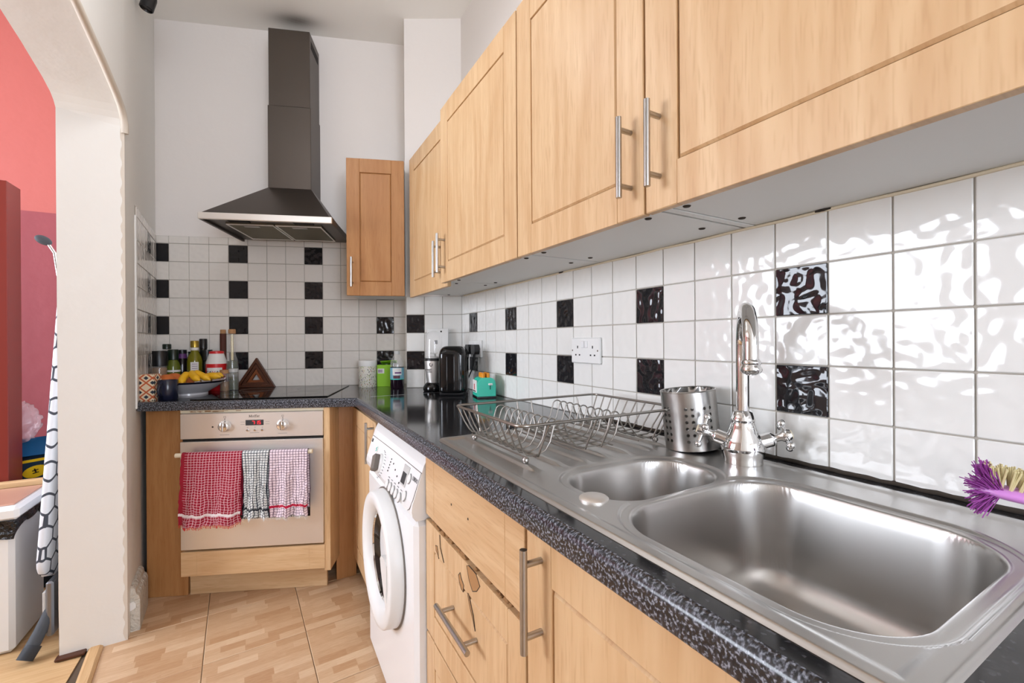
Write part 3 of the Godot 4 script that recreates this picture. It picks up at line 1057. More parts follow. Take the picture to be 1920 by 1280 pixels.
	for ch in ["7", "1", "5"]:
		var w := 0.0075
		var h := 0.0065
		var y := 0.797
		var bar := {"a": [0, h, w, 0], "g": [0, 0, w, 0], "d": [0, -h, w, 0], "f": [0, 0, 0, h], "b": [w, 0, 0, h], "c": [w, -h, 0, h], "e": [0, -h, 0, h]}
		for s in glyph[ch]:
			var q: Array = bar[s]
			var x0: float = gx + q[0]
			var y0: float = y + q[1]
			seg.box(Vector3(x0 - 0.0008, y0 - 0.0008, -0.0074), Vector3(x0 + q[2] + 0.0008, y0 + q[3] + 0.0008, -0.0064), 0.0)
		gx += 0.0125
		if ch == "7":
			for yy in [0.794, 0.800]:
				seg.box(Vector3(gx - 0.0022, yy - 0.0007, -0.0074), Vector3(gx - 0.0008, yy + 0.0007, -0.0064), 0.0)
			gx += 0.001
	part(ds, "digits", seg, M.red_led)
	for k in 3:
		var bt := mb(Transform3D(Basis(Vector3.RIGHT, PI / 2), Vector3(-0.463 + 0.031 * k, 0.764, -0.008)))
		bt.lathe([Vector2(0.0055, 0), Vector2(0.005, 0.004), Vector2(0, 0.0045)], WORLD, 14)
		part(o, "button", bt, M.chrome)
		bxp(cp, "mark", Vector3(-0.466 + 0.031 * k, 0.7755, -0.0085), Vector3(-0.460 + 0.031 * k, 0.777, -0.0077), M.grey_print, 0.0)
	bxp(cp, "mark", Vector3(-0.453, 0.7515, -0.0085), Vector3(-0.414, 0.7528, -0.0077), M.grey_print, 0.0)
	for k in 4:
		bxp(cp, "mark", Vector3(-0.492 + 0.104 * (k % 2), 0.789 + 0.011 * (k / 2), -0.0085), Vector3(-0.475 + 0.104 * (k % 2), 0.790 + 0.011 * (k / 2), -0.0077), M.grey_print, 0.0)
	var lp := mb(Transform3D(Basis(Vector3.RIGHT, PI / 2), Vector3(-0.607, 0.782, -0.0082)))
	lp.lathe([Vector2(0.004, 0), Vector2(0.0035, 0.001), Vector2(0, 0.0011)], WORLD, 12)
	part(o, "indicator_lamp", lp, M.black_plastic)
	lettering(cp, "lettering", "Moffat", 0.0105, Transform3D(Basis(Vector3(1, 0, 0), Vector3(0.15, 1, 0), Vector3(0, 0, 1)), Vector3(-0.435, 0.8255, -0.0079)), M.dark_print, "Droid Serif")
	# tea towels folded over the handle
	towel("tea_towel", "red tea towel with white check, leftmost over the oven handle", -0.703, -0.462, 0.382, M.towel_red, 3, 0.016)
	towel("tea_towel", "white tea towel with dark grey check and grey stripe, middle of the oven handle", -0.462, -0.352, 0.408, M.towel_grey, 8, 0.012)
	towel("tea_towel", "pinkish white tea towel with dark check and red stripe, rightmost over the oven handle", -0.350, -0.192, 0.408, M.towel_pink, 14, 0.012)


func towel(nm: String, label: String, x0: float, x1: float, bottom: float, m: Material, seed_: int, lean: float) -> void:
	var o := thing(nm, label, "tea towel", Vector3((x0 + x1) / 2, 0.672, 0.034), RUN, "tea towels over the oven handle")
	var n := FastNoiseLite.new()
	n.seed = seed_
	n.frequency = 1.0
	var wide := x1 - x0
	var drop := 0.682 - bottom
	var back := drop * 0.9
	var surf := func(u: float, v: float, thick: float) -> Vector3:
		# v: 0 at the back hem, over the bar, 1 at the front hem
		var total := back + drop + 0.036
		var s := v * total
		var r := 0.0122 + thick
		var p: Vector3
		var hang := 0.0
		if s < back:
			hang = 1.0 - s / back
			p = Vector3(0, 0.672 - (back - s), 0.034 - r)
			p.z += 0.004 * hang
		elif s < back + 0.036:
			var f := (s - back) / 0.036 * PI
			p = Vector3(0, 0.672 + sin(f) * r, 0.034 - cos(f) * r)
		else:
			hang = (s - back - 0.036) / drop
			p = Vector3(0, 0.672 - hang * drop, 0.034 + r)
			var w := hang * (1.3 - 0.3 * hang)
			p.z += w * (0.010 * sin(u * 13.0 + seed_ + hang * 1.4) + 0.012 * n.get_noise_2d(u * 4, hang * 3) + 0.006) + 0.004 * n.get_noise_2d(u * 16, hang * 11)
			p.y += 0.012 * hang * n.get_noise_2d(u * 5 + 7, 0.5)
		var x := lerpf(x0, x1, u)
		x += lean * (-hang) * (1.0 - 0.4 * u) * (1.0 if seed_ == 3 else -0.2) + 0.008 * n.get_noise_2d(hang * 4.0, u * 2 + 20) * hang
		if seed_ == 8:
			x = lerpf(x, (x0 + x1) / 2 - 0.004, 0.14 * sin(hang * PI))
		return Vector3(x, p.y, p.z)
	var c := mb()
	c.uo = Vector2.ZERO
	c.grid(60, 90, func(u, v): return surf.call(u, v, 0.0011))
	c.grid(60, 90, func(u, v): return surf.call(1.0 - u, v, -0.0008))
	part(o, "cloth", c, m)
	# fringe along the front hem
	var fr := mb()
	for k in int(wide / 0.0042):
		var u := (k + 0.5) * 0.0042 / wide
		var p: Vector3 = surf.call(u, 1.0, 0.0)
		fr.tube([p + Vector3(0, 0.003, 0), p + Vector3(rng.randf_range(-0.002, 0.002), -0.008 - rng.randf() * 0.004, rng.randf_range(-0.001, 0.002))], 0.0011, 4)
	var col: Material = M.salt_red if seed_ == 3 else M.label_white
	part(o, "fringe", fr, col).set_meta("kind", "stuff")


func hood() -> void:
	var o := thing("cooker_hood", "dark steel chimney extractor hood on the far wall over the hob", "extractor hood", Vector3(0.665, 1.72, 0.2), FAR)
	# rim round the canopy, open underneath
	var x0 := 0.373
	var x1 := 0.957
	var zf := 0.475
	var m := mb()
	m.box(Vector3(x0, 1.722, zf - 0.012), Vector3(x1, 1.753, zf), 0.002)
	part(o, "front_strip", m, M.bright_steel, "bright front strip")
	m = mb()
	m.box(Vector3(x0, 1.722, 0.001), Vector3(x0 + 0.012, 1.753, zf - 0.012), 0.001)
	m.box(Vector3(x1 - 0.012, 1.722, 0.001), Vector3(x1, 1.753, zf - 0.012), 0.001)
	m.box(Vector3(x0 + 0.012, 1.734, 0.001), Vector3(x1 - 0.012, 1.74, zf - 0.012), 0.0)
	part(o, "rim", m, M.hood_steel)
	# pyramid
	m = mb()
	m.st.set_smooth_group(-1)
	var A := [Vector3(x0 + 0.012, 1.753, zf - 0.006), Vector3(x1 - 0.012, 1.753, zf - 0.006), Vector3(x1 - 0.012, 1.753, 0.001), Vector3(x0 + 0.012, 1.753, 0.001)]
	var B := [Vector3(0.577, 1.972, 0.195), Vector3(0.791, 1.972, 0.195), Vector3(0.791, 1.972, 0.001), Vector3(0.577, 1.972, 0.001)]
	for i in 4:
		m.quad(A[i], A[(i + 1) % 4], B[(i + 1) % 4], B[i])
	m.quad(B[0], B[1], B[2], B[3])
	m.quad(A[3], A[2], A[1], A[0])
	part(o, "canopy", m, M.hood_steel)
	var ch := bxp(o, "chimney", Vector3(0.576, 1.97, 0.001), Vector3(0.791, 2.41, 0.195), M.hood_steel, 0.002)
	var c2 := bxp(o, "chimney_sleeve", Vector3(0.580, 2.41, 0.001), Vector3(0.787, 2.822, 0.191), M.hood_steel, 0.002)
	var sl := mb(Transform3D(Basis(Vector3(0, 0, -1), Vector3.UP, Vector3(1, 0, 0)), Vector3(0.7868, 0, 0)))
	sl.prism([Vector2(-0.17, 2.745), Vector2(-0.17, 2.785), Vector2(-0.025, 2.785), Vector2(-0.025, 2.745)], 0.0, 0.001)
	part(c2, "air_slot", sl, M.dark_gap)
	# underside: two framed grease filters and two lamp covers
	for k in 2:
		var f0 := x0 + 0.075 + 0.222 * k
		var f1 := f0 + 0.215
		var f := bxp(o, "filter", Vector3(f0, 1.727, 0.06), Vector3(f1, 1.735, 0.375), M.filter_mesh, 0.001)
		m = mb()
		for q in [[f0, f1, 0.06, 0.066], [f0, f1, 0.369, 0.375], [f0, f0 + 0.006, 0.066, 0.369], [f1 - 0.006, f1, 0.066, 0.369]]:
			m.box(Vector3(q[0], 1.7235, q[2]), Vector3(q[1], 1.729, q[3]), 0.001)
		part(f, "filter_frame", m, M.bright_steel)
		bxp(f, "catch", Vector3((f0 + f1) / 2 - 0.035, 1.7215, 0.34), Vector3((f0 + f1) / 2 + 0.035, 1.7245, 0.362), M.satin, 0.001)
		var lx := x0 + 0.15 + 0.29 * k
		bxp(o, "lamp_cover", Vector3(lx - 0.045, 1.728, 0.395), Vector3(lx + 0.045, 1.735, 0.445), M.dark_gap, 0.001)
	# small spotlight under the ceiling by the left wall
	o = thing("spotlight", "small black spotlight hanging below the ceiling in the far left corner", "spotlight", Vector3(-0.452, 2.63, -2.474), WORLD)
	m = mb(Transform3D(Basis(Vector3(0, 0, 1), -0.25), Vector3(-0.452, 2.63, -2.474)))
	m.lathe([Vector2(0.0, 0.004), Vector2(0.020, 0.004), Vector2(0.023, -0.003), Vector2(0.026, 0.0), Vector2(0.0265, 0.05), Vector2(0.018, 0.085), Vector2(0, 0.088)], WORLD, 24)
	part(o, "shade", m, M.black_plastic)
	m = mb()
	m.tube([Vector3(-0.43, 2.70, -2.474), Vector3(-0.425, 2.93, -2.474)], 0.006, 8)
	part(o, "stem", m, M.black_plastic)


func washer() -> void:
	var WM := east(0.333, 0, -1.735)
	var o := thing("washing_machine", "white front-loading washing machine between corner door and drawers", "washing machine", Vector3(0.298, 0, -0.25), WM)
	var m := mb()
	m.box(Vector3(0.001, 0.01, -0.52), Vector3(0.597, 0.668, -0.008), 0.012)
	m.box(Vector3(0.003, 0.66, -0.52), Vector3(0.595, 0.842, -0.06), 0.004)
	part(o, "body", m, M.white_enamel)
	# fascia, sloping back towards the top
	m = mb(Transform3D(Basis(Vector3(0, 0, 1), Vector3.UP, Vector3(-1, 0, 0)), Vector3(0.597, 0, 0)))
	var prof := [Vector2(-0.2, 0.672), Vector2(-0.012, 0.672), Vector2(-0.003, 0.684), Vector2(0.0, 0.70), Vector2(-0.003, 0.718), Vector2(-0.022, 0.778), Vector2(-0.034, 0.815), Vector2(-0.046, 0.838), Vector2(-0.058, 0.848), Vector2(-0.2, 0.848)]
	m.prism(prof, 0.0, 0.597)
	var fa := part(o, "fascia", m, M.white_enamel)
	# the slope as a frame of its own: x along, y up the slope, z out
	var S := Transform3D(Basis(Vector3(1, 0, 0), Vector3(0, 0.9513, -0.3083), Vector3(0, 0.3083, 0.9513)), Vector3(0, 0.70, 0.0042))
	m = mb(S)
	m.tube([Vector3(0.002, 0.096, -0.001), Vector3(0.3, 0.101, -0.0012), Vector3(0.597, 0.103, -0.001)], 0.0012, 6)
	part(fa, "seam", m, M.grey_plastic)
	m = mb(S)
	m.tube([Vector3(0.594, 0.102, -0.0008), Vector3(0.591, 0.03, -0.0006), Vector3(0.580, 0.004, -0.0025), Vector3(0.565, -0.004, -0.004)], 0.0011, 6)
	part(fa, "seam", m, M.grey_plastic)
	m = mb(S * Transform3D(Basis(Vector3.RIGHT, PI / 2), Vector3(0.197, 0.034, 0)))
	m.lathe([Vector2(0.033, -0.002), Vector2(0.032, 0.004), Vector2(0.03, 0.006), Vector2(0, 0.006)], WORLD, 30)
	part(fa, "dial_ring", m, M.white_plastic)
	m = mb(S * Transform3D(Basis(Vector3(0, 0, 1), 0.5), Vector3(0.197, 0.034, 0)))
	m.box(Vector3(-0.013, -0.028, 0.004), Vector3(0.013, 0.028, 0.026), 0.004)
	part(fa, "dial", m, M.grey_plastic)
	m = mb(S)
	m.box(Vector3(0.452, 0.038, -0.002), Vector3(0.504, 0.094, 0.0012), 0.0006)
	part(fa, "display_frame", m, M.light_grey)
	m = mb(S)
	m.box(Vector3(0.458, 0.043, -0.001), Vector3(0.494, 0.074, 0.002), 0.0005)
	part(fa, "display", m, M.dark_print)
	for k in 7:
		var cxy := Vector2(0.341 + 0.035 * k, 0.004) if k < 5 else (Vector2(0.521, 0.02) if k == 5 else Vector2(0.520, 0.068))
		m = mb(S * Transform3D(Basis(Vector3.RIGHT, PI / 2), Vector3(cxy.x, cxy.y, 0)))
		m.lathe([Vector2(0.0135, -0.003), Vector2(0.0135, 0.0), Vector2(0.0125, 0.0025), Vector2(0.0, 0.003)], WORLD, 20)
		part(fa, "button", m, M.white_plastic)
		m = mb(S)
		var arc := []
		for q in 9:
			var f := -PI / 2 + PI * q / 8.0
			arc.append(Vector3(cxy.x + 0.0142 * cos(f), cxy.y + 0.0142 * sin(f), 0.0002))
		m.tube(arc, 0.0009, 5)
		part(fa, "button_gap", m, M.grey_print)
	m = mb(S)
	for q in 12:      # printed marks round the programme dial
		var f := -1.2 + 0.24 * q
		m.box(Vector3(0.197 + 0.046 * cos(f), 0.034 + 0.046 * sin(f) - 0.0007, -0.001), Vector3(0.197 + 0.046 * cos(f) + 0.014, 0.034 + 0.046 * sin(f) + 0.0007, 0.0005), 0.0)
	for q in 5:
		m.box(Vector3(0.335 + 0.035 * q, 0.024, -0.001), Vector3(0.350 + 0.035 * q, 0.0255, 0.0005), 0.0)
	part(fa, "print", m, M.grey_print)
	m = mb(S)
	for q in 9:
		var p := Vector2(0.312 - 0.001 * q, 0.075 - 0.0095 * q) if q < 5 else Vector2(0.345 + 0.033 * (q - 5), 0.068 - 0.011 * (q - 5))
		m.box(Vector3(p.x - 0.0022, p.y - 0.0022, -0.001), Vector3(p.x + 0.0022, p.y + 0.0022, 0.0007), 0.0)
	part(fa, "indicator_lamps", m, M.dark_print)
	lettering(fa, "lettering", "LINDO", 0.0105, S * Transform3D(Basis.IDENTITY, Vector3(0.566, 0.077, 0.0005)), M.dark_print)
	m = mb(S * Transform3D(Basis(Vector3.RIGHT, PI / 2), Vector3(0.113, 0.064, -0.001)))
	m.lathe([Vector2(0.012, 0), Vector2(0.012, 0.0015), Vector2(0, 0.0016)], WORLD, 18)
	part(fa, "sticker", m, M.label_white)
	m = mb(S)
	m.tube([Vector3(0.109, 0.058, 0.001), Vector3(0.119, 0.062, 0.001), Vector3(0.107, 0.068, 0.001), Vector3(0.117, 0.072, 0.001)], 0.0018, 5)
	part(fa, "emblem", m, M.teal_band)
	m = mb(S)
	m.box(Vector3(0.012, 0.074, -0.001), Vector3(0.028, 0.086, 0.0007), 0.0)
	part(fa, "emblem", m, M.dark_print)
	# door ring, deep glass bowl and catch
	var D := Transform3D(Basis(Vector3.RIGHT, PI / 2), Vector3(0.300, 0.461, -0.006))
	m = mb(D)
	m.lathe([Vector2(0.208, 0.0), Vector2(0.207, 0.014), Vector2(0.204, 0.036), Vector2(0.199, 0.041), Vector2(0.186, 0.043), Vector2(0.168, 0.040), Vector2(0.154, 0.030), Vector2(0.144, 0.014), Vector2(0.140, -0.012)], WORLD, 72)
	var dr := part(o, "door", m, M.white_plastic)
	m = mb(D)
	m.lathe([Vector2(0.213, -0.001), Vector2(0.213, 0.001), Vector2(0.207, 0.002)], WORLD, 60)
	part(o, "door_gap", m, M.grey_plastic)
	m = mb(D)
	m.lathe([Vector2(0.143, 0.015), Vector2(0.134, 0.019), Vector2(0.130, 0.008)], WORLD, 60)
	part(dr, "glass_trim", m, M.chrome)
	m = mb(D)
	m.lathe([Vector2(0.0, -0.02), Vector2(0.07, -0.016), Vector2(0.11, -0.002), Vector2(0.132, 0.014)], WORLD, 48)
	part(dr, "glass", m, M.black_gloss)
	m = mb(Transform3D(Basis.IDENTITY, Vector3(0.300, 0.461, 0.03)))
	m.prism([Vector2(0.15, -0.10), Vector2(0.115, -0.05), Vector2(0.085, 0.0), Vector2(0.075, 0.03), Vector2(0.09, 0.045), Vector2(0.13, 0.05), Vector2(0.155, 0.04)], -0.025, 0.004)
	part(dr, "grip", m, M.white_plastic)


func worktop_and_sink() -> void:
	var o := thing("worktop", "black speckled laminate worktop in an L along both walls", "worktop", Vector3(0.6, WT - 0.04, -1.6), WORLD)
	# outline of the flat top, minus a rounded front edge
	var r := 0.013
	var left := RUN * Vector3(-0.905, 0, 0)
	var path := [left, Vector3(0.351, 0, -2.071), Vector3(0.346, 0, 0.7)]
	# rounded front edge swept along the front line
	var prof := []
	for k in 7:
		var f := PI / 2 * k / 6.0
		prof.append(Vector2(-r + r * sin(f), WT - r + r * cos(f)))
	for k in range(1, 6):
		var f := PI / 2 * k / 5.0
		prof.append(Vector2(-0.006 + 0.006 * cos(f), WT - 0.034 - 0.006 * sin(f)))
	prof.append(Vector2(-0.05, WT - 0.04))
	var nrm := []
	for i in 3:
		var d0: Vector3 = (path[1] - path[0]).normalized()
		var d1: Vector3 = (path[2] - path[1]).normalized()
		var n0 := Vector3(-d0.z, 0, d0.x)
		var n1 := Vector3(-d1.z, 0, d1.x)
		nrm.append(n0 if i == 0 else (n1 if i == 2 else (n0 + n1) / (1.0 + n0.dot(n1))))
	var e := mb()
	e.group += 1
	for i in 2:
		for j in prof.size() - 1:
			e.st.set_smooth_group(40 + i)
			var P := []
			for q in [[i, j], [i + 1, j], [i + 1, j + 1], [i, j + 1]]:
				var pr: Vector2 = prof[q[1]]
				P.append(path[q[0]] + nrm[q[0]] * pr.x + Vector3(0, pr.y, 0))
			e.oquad(P[0], P[1], P[2], P[3], (nrm[i] if j > 2 else Vector3.UP) if j < 10 else Vector3.DOWN)
	part(o, "front_edge", e, M.laminate_lit_edge)
	var t := mb()
	var inner := []
	for i in 3:
		inner.append(path[i] - nrm[i] * r)
	var polys := [
		[Vector2(inner[0].x, inner[0].z), Vector2(inner[1].x, inner[1].z), Vector2(inner[1].x - 0.0022, -1.07), Vector2(0.946, -1.07), Vector2(0.946, -2.234), Vector2(0.673, -2.387), Vector2(0.6, -2.63), Vector2((FAR * Vector3(1.25, 0, 0)).x, (FAR * Vector3(1.25, 0, 0)).z), Vector2((FAR * Vector3(-0.065, 0, 0)).x, (FAR * Vector3(-0.065, 0, 0)).z)],
		[Vector2(inner[1].x - 0.0022, -1.07), Vector2(inner[2].x, 0.7), Vector2(0.395, 0.7), Vector2(0.395, -1.07)],
		[Vector2(0.89, -1.07), Vector2(0.89, 0.7), Vector2(0.946, 0.7), Vector2(0.946, -1.07)],
		[Vector2(0.395, -0.13), Vector2(0.395, 0.7), Vector2(0.89, 0.7), Vector2(0.89, -0.13)],
	]
	# drawn in x,y and laid flat: y of the outline becomes z
	t.xf = cx * Transform3D(Basis(Vector3(1, 0, 0), Vector3(0, 0, 1), Vector3(0, -1, 0)), Vector3(0, WT, 0))
	for p in polys:
		t.prism(p, 0.0, 0.04)
	part(o, "top", t, M.laminate)
	bxp(o, "joint_strip", Vector3(0.42, WT - 0.001, -2.0835), Vector3(0.93, WT + 0.0004, -2.0805), M.satin, 0.0)
	# sealant and grime along the back
	var g := mb()
	var pts := []
	for k in 60:
		pts.append(Vector3(0.9425 + rng.randf_range(-0.0015, 0.001), WT + 0.003 + rng.randf_range(-0.001, 0.0015), -1.08 + 1.1 * k / 59.0))
	g.tube(pts, 0.0045, 6)
	part(o, "back_seal", g, M.dirt)
	hob()
	sink()


func hob() -> void:
	var o := thing("hob", "flat black glass ceramic hob below the extractor hood", "hob", Vector3(0.665, WT, 0.3), FAR)
	bxp(o, "glass", Vector3(0.375, WT, 0.045), Vector3(0.951, WT + 0.005, 0.552), M.black_glass, 0.0015)
	for c in [Vector2(0.52, 0.19), Vector2(0.80, 0.19), Vector2(0.52, 0.42), Vector2(0.80, 0.42)]:
		var m := mb()
		var ring := []
		for k in 36:
			ring.append(Vector3(c.x + 0.085 * cos(TAU * k / 36), WT + 0.0046, c.y + 0.085 * sin(TAU * k / 36)))
		m.tube(ring, 0.0008, 4, true)
		part(o, "cooking_zone", m, M.grey_print)


func rrect(p: Vector2, c: Vector2, h: Vector2, r: float) -> float:      # signed distance to a rounded rectangle, negative inside
	var q := (p - c).abs() - h + Vector2(r, r)
	return Vector2(maxf(q.x, 0), maxf(q.y, 0)).length() + minf(maxf(q.x, q.y), 0.0) - r


func sink_height(x: float, z: float) -> float:
	var p := Vector2(x, z)
	var outer := rrect(p, Vector2(0.643, -0.599), Vector2(0.26, 0.4815), 0.022)
	var y := 0.0045
	# rolled outer rim, then a step down to the deck
	var inn := -outer
	if inn < 0.006:
		y = 0.0045 - 0.0045 * pow(1.0 - inn / 0.006, 2)
	elif inn < 0.03:
		y = 0.0045 - 0.0028 * smoothstep(0.018, 0.03, inn)
	else:
		y = 0.0017
	var main := rrect(p, Vector2(0.612, -0.322), Vector2(0.178, 0.168), 0.085)
	var half := rrect(p, Vector2(0.612, -0.592), Vector2(0.142, 0.083), 0.072)
	# drainer: shallow flutes along it
	var dz := smoothstep(-0.70, -0.745, z) * smoothstep(-1.066, -1.045, z) * smoothstep(0.020, 0.035, inn)
	if dz > 0.0:
		var fan := (x - 0.643) / (1.0 + 0.55 * smoothstep(-1.05, -0.70, z) * 0.0)
		var s := 0.5 + 0.5 * cos(fan * TAU / 0.062)
		y += dz * (0.0055 * smoothstep(0.70, 0.92, s) - 0.0012)
	# stepped ledge round each bowl
	for q in [[main, 0.175, 0.05], [half, 0.13, 0.04]]:
		var d: float = q[0]
		if d < 0.024:
			y = minf(y, lerpf(0.0017, -0.0022, smoothstep(0.021, 0.0155, d)))
			if d < 0.006:
				var depth: float = q[1]
				var rl := 0.007          # lip
				var rf: float = q[2]     # floor fillet
				var inw := 0.006 - d
				var b := -0.0022
				if inw < rl:
					b -= rl - sqrt(maxf(rl * rl - inw * inw, 0.0))
				else:
					var wall := (depth - rl - rf) * 0.13
					if inw < rl + wall:
						b -= rl + (inw - rl) / 0.13
					else:
						var k := inw - rl - wall
						if k < rf:
							b -= depth - rf + sqrt(maxf(rf * rf - (rf - k) * (rf - k), 0.0))
						else:
							b -= depth + 0.006 * smoothstep(0.0, 0.08, k - rf)
				y = b
	return y


func sink() -> void:
	var o := thing("sink", "stainless steel sink with main bowl, half bowl and fluted drainer", "sink", Vector3(0.643, WT, -0.6), WORLD)
	var nx := 264
	var nz := 484
	var x0 := 0.3828
	var z0 := -1.0808
	var sx := 0.5204 / nx
	var sz := 0.9636 / nz
	var H := PackedFloat32Array()
	H.resize((nx + 1) * (nz + 1))
	for j in nz + 1:
		for i in nx + 1:
			H[j * (nx + 1) + i] = sink_height(x0 + sx * i, z0 + sz * j)
	var V := PackedVector3Array()
	var N := PackedVector3Array()
	var U := PackedVector2Array()
	var I := PackedInt32Array()
	for j in nz + 1:
		for i in nx + 1:
			var k := j * (nx + 1) + i
			var hx := (H[k + 1] if i < nx else H[k]) - (H[k - 1] if i > 0 else H[k])
			var hz := (H[k + nx + 1] if j < nz else H[k]) - (H[k - nx - 1] if j > 0 else H[k])
			V.append(cx * Vector3(x0 + sx * i, WT + H[k], z0 + sz * j))
			N.append(Vector3(-hx / (2 * sx), 1, -hz / (2 * sz)).normalized())
			U.append(Vector2(x0 + sx * i, z0 + sz * j))
	for j in nz:
		for i in nx:
			var a := j * (nx + 1) + i
			I.append_array([a, a + 1, a + nx + 1, a + 1, a + nx + 2, a + nx + 1])
	var arr := []
	arr.resize(Mesh.ARRAY_MAX)
	arr[Mesh.ARRAY_VERTEX] = V
	arr[Mesh.ARRAY_NORMAL] = N
	arr[Mesh.ARRAY_TEX_UV] = U
	arr[Mesh.ARRAY_INDEX] = I
	var me := ArrayMesh.new()
	me.add_surface_from_arrays(Mesh.PRIMITIVE_TRIANGLES, arr)
	part(o, "basin", me, M.steel)
	for c in [[Vector3(0.612, WT - 0.183, -0.322), 0.042], [Vector3(0.612, WT - 0.136, -0.592), 0.036]]:
		var r: float = c[1]
		var m := mb(Transform3D(Basis.IDENTITY, c[0]))
		m.lathe([Vector2(0, 0.001), Vector2(r * 0.45, 0.001), Vector2(r * 0.5, 0.004), Vector2(r * 0.7, 0.001), Vector2(r * 0.75, 0.0045), Vector2(r, 0.004), Vector2(r * 1.05, 0.0)], WORLD, 32)
		part(o, "drain", m, M.chrome)
	var m := mb(Transform3D(Basis.IDENTITY, Vector3(0.452, WT + 0.001, -0.541)))
	m.lathe([Vector2(0.0235, 0.0), Vector2(0.0235, 0.003), Vector2(0.021, 0.0052), Vector2(0.006, 0.006), Vector2(0, 0.006)], WORLD, 36)
	part(o, "hole_cover", m, M.brushed, "round steel cap beside the half bowl")


# ---------------------------------------------------------------- by the sink
func sink_things() -> void:
	tap()
	dish_rack()
	cutlery_holder()
	brush()
	socket("double wall socket with no plugs, on the tiles above the dish rack", 1.004, 1.117, -1.229)
	socket("double wall socket near the far corner with two black plugs in it", 0.118, 1.112, -2.116)


func tap() -> void:
	var c := Vector3(0.851, WT + 0.001, -0.549)
	var o := thing("mixer_tap", "chrome swan-neck mixer tap with two cross-head handles behind the sink bowls", "tap", c, WORLD)
	var out := Vector3(-0.79, 0, 0.61).normalized()
	var side := Vector3(0.61, 0, 0.79).normalized()
	var m := mb(Transform3D(Basis.IDENTITY, c))
	m.lathe([Vector2(0.036, 0), Vector2(0.0375, 0.004), Vector2(0.036, 0.009), Vector2(0.040, 0.022), Vector2(0.042, 0.034), Vector2(0.036, 0.05), Vector2(0.028, 0.064), Vector2(0.0235, 0.078), Vector2(0.0215, 0.084), Vector2(0.0225, 0.087), Vector2(0.0225, 0.091), Vector2(0.021, 0.094), Vector2(0.0185, 0.104), Vector2(0.0145, 0.108), Vector2(0, 0.109)], WORLD, 40)
	part(o, "base", m, M.chrome)
	# swan neck
	var pts := []
	var R := 0.078
	var rise := 0.232
	for k in 8:
		pts.append(c + Vector3.UP * lerpf(0.095, rise, k / 7.0))
	for k in range(1, 25):
		var f := PI * k / 24.0
		pts.append(c + Vector3.UP * (rise + R * sin(f)) + out * (R - R * cos(f)))
	pts.append(c + Vector3.UP * (rise - 0.012) + out * 2 * R)
	pts.append(c + Vector3.UP * (rise - 0.022) + out * 2 * R)
	m = mb()
	m.tube(pts, 0.0125, 20)
	part(o, "spout", m, M.chrome)
	m = mb(Transform3D(Basis.IDENTITY, c + Vector3.UP * (rise - 0.04) + out * 2 * R))
	m.lathe([Vector2(0, 0.0), Vector2(0.008, -0.001), Vector2(0.011, 0.001), Vector2(0.0145, 0.003), Vector2(0.0172, 0.007), Vector2(0.0172, 0.011), Vector2(0.015, 0.0145), Vector2(0.0142, 0.017), Vector2(0.016, 0.02), Vector2(0.0155, 0.023), Vector2(0.0127, 0.026)], WORLD, 28)
	part(o, "outlet", m, M.chrome)
	for s in [-1.0, 1.0]:
		var d: Vector3 = (side * s + Vector3.UP * 0.36).normalized()
		var root := c + Vector3.UP * 0.034
		var w := d.cross(Vector3.UP).normalized()
		var t := Transform3D(Basis(w, d, w.cross(d)), root)
		m = mb(t)
		m.lathe([Vector2(0.021, 0.02), Vector2(0.017, 0.034), Vector2(0.0145, 0.038), Vector2(0.0145, 0.054), Vector2(0.012, 0.058), Vector2(0.0075, 0.062), Vector2(0.0075, 0.07), Vector2(0.011, 0.074), Vector2(0.012, 0.084), Vector2(0.010, 0.09), Vector2(0, 0.091)], WORLD, 24)
		var v := part(o, "valve", m, M.chrome)
		m = mb(t)
		for k in 4:
			var f := PI / 4 + PI / 2 * k + 0.35
			var r := Vector3(cos(f), 0, sin(f))
			m.tube([Vector3(0, 0.080, 0), Vector3(0, 0.080, 0) + r * 0.025], 0.0046, 10, false, 0.0038)
			m.ball(Vector3(0, 0.080, 0) + r * 0.031, Vector3(0.0074, 0.0074, 0.0074), 14)
		part(v, "cross_head", m, M.chrome)
		m = mb(t)
		m.lathe([Vector2(0.0088, 0.0885), Vector2(0.0088, 0.0915), Vector2(0.007, 0.0925), Vector2(0, 0.0928)], WORLD, 20)
		part(v, "button", m, M.cream_board, "ivory disc")


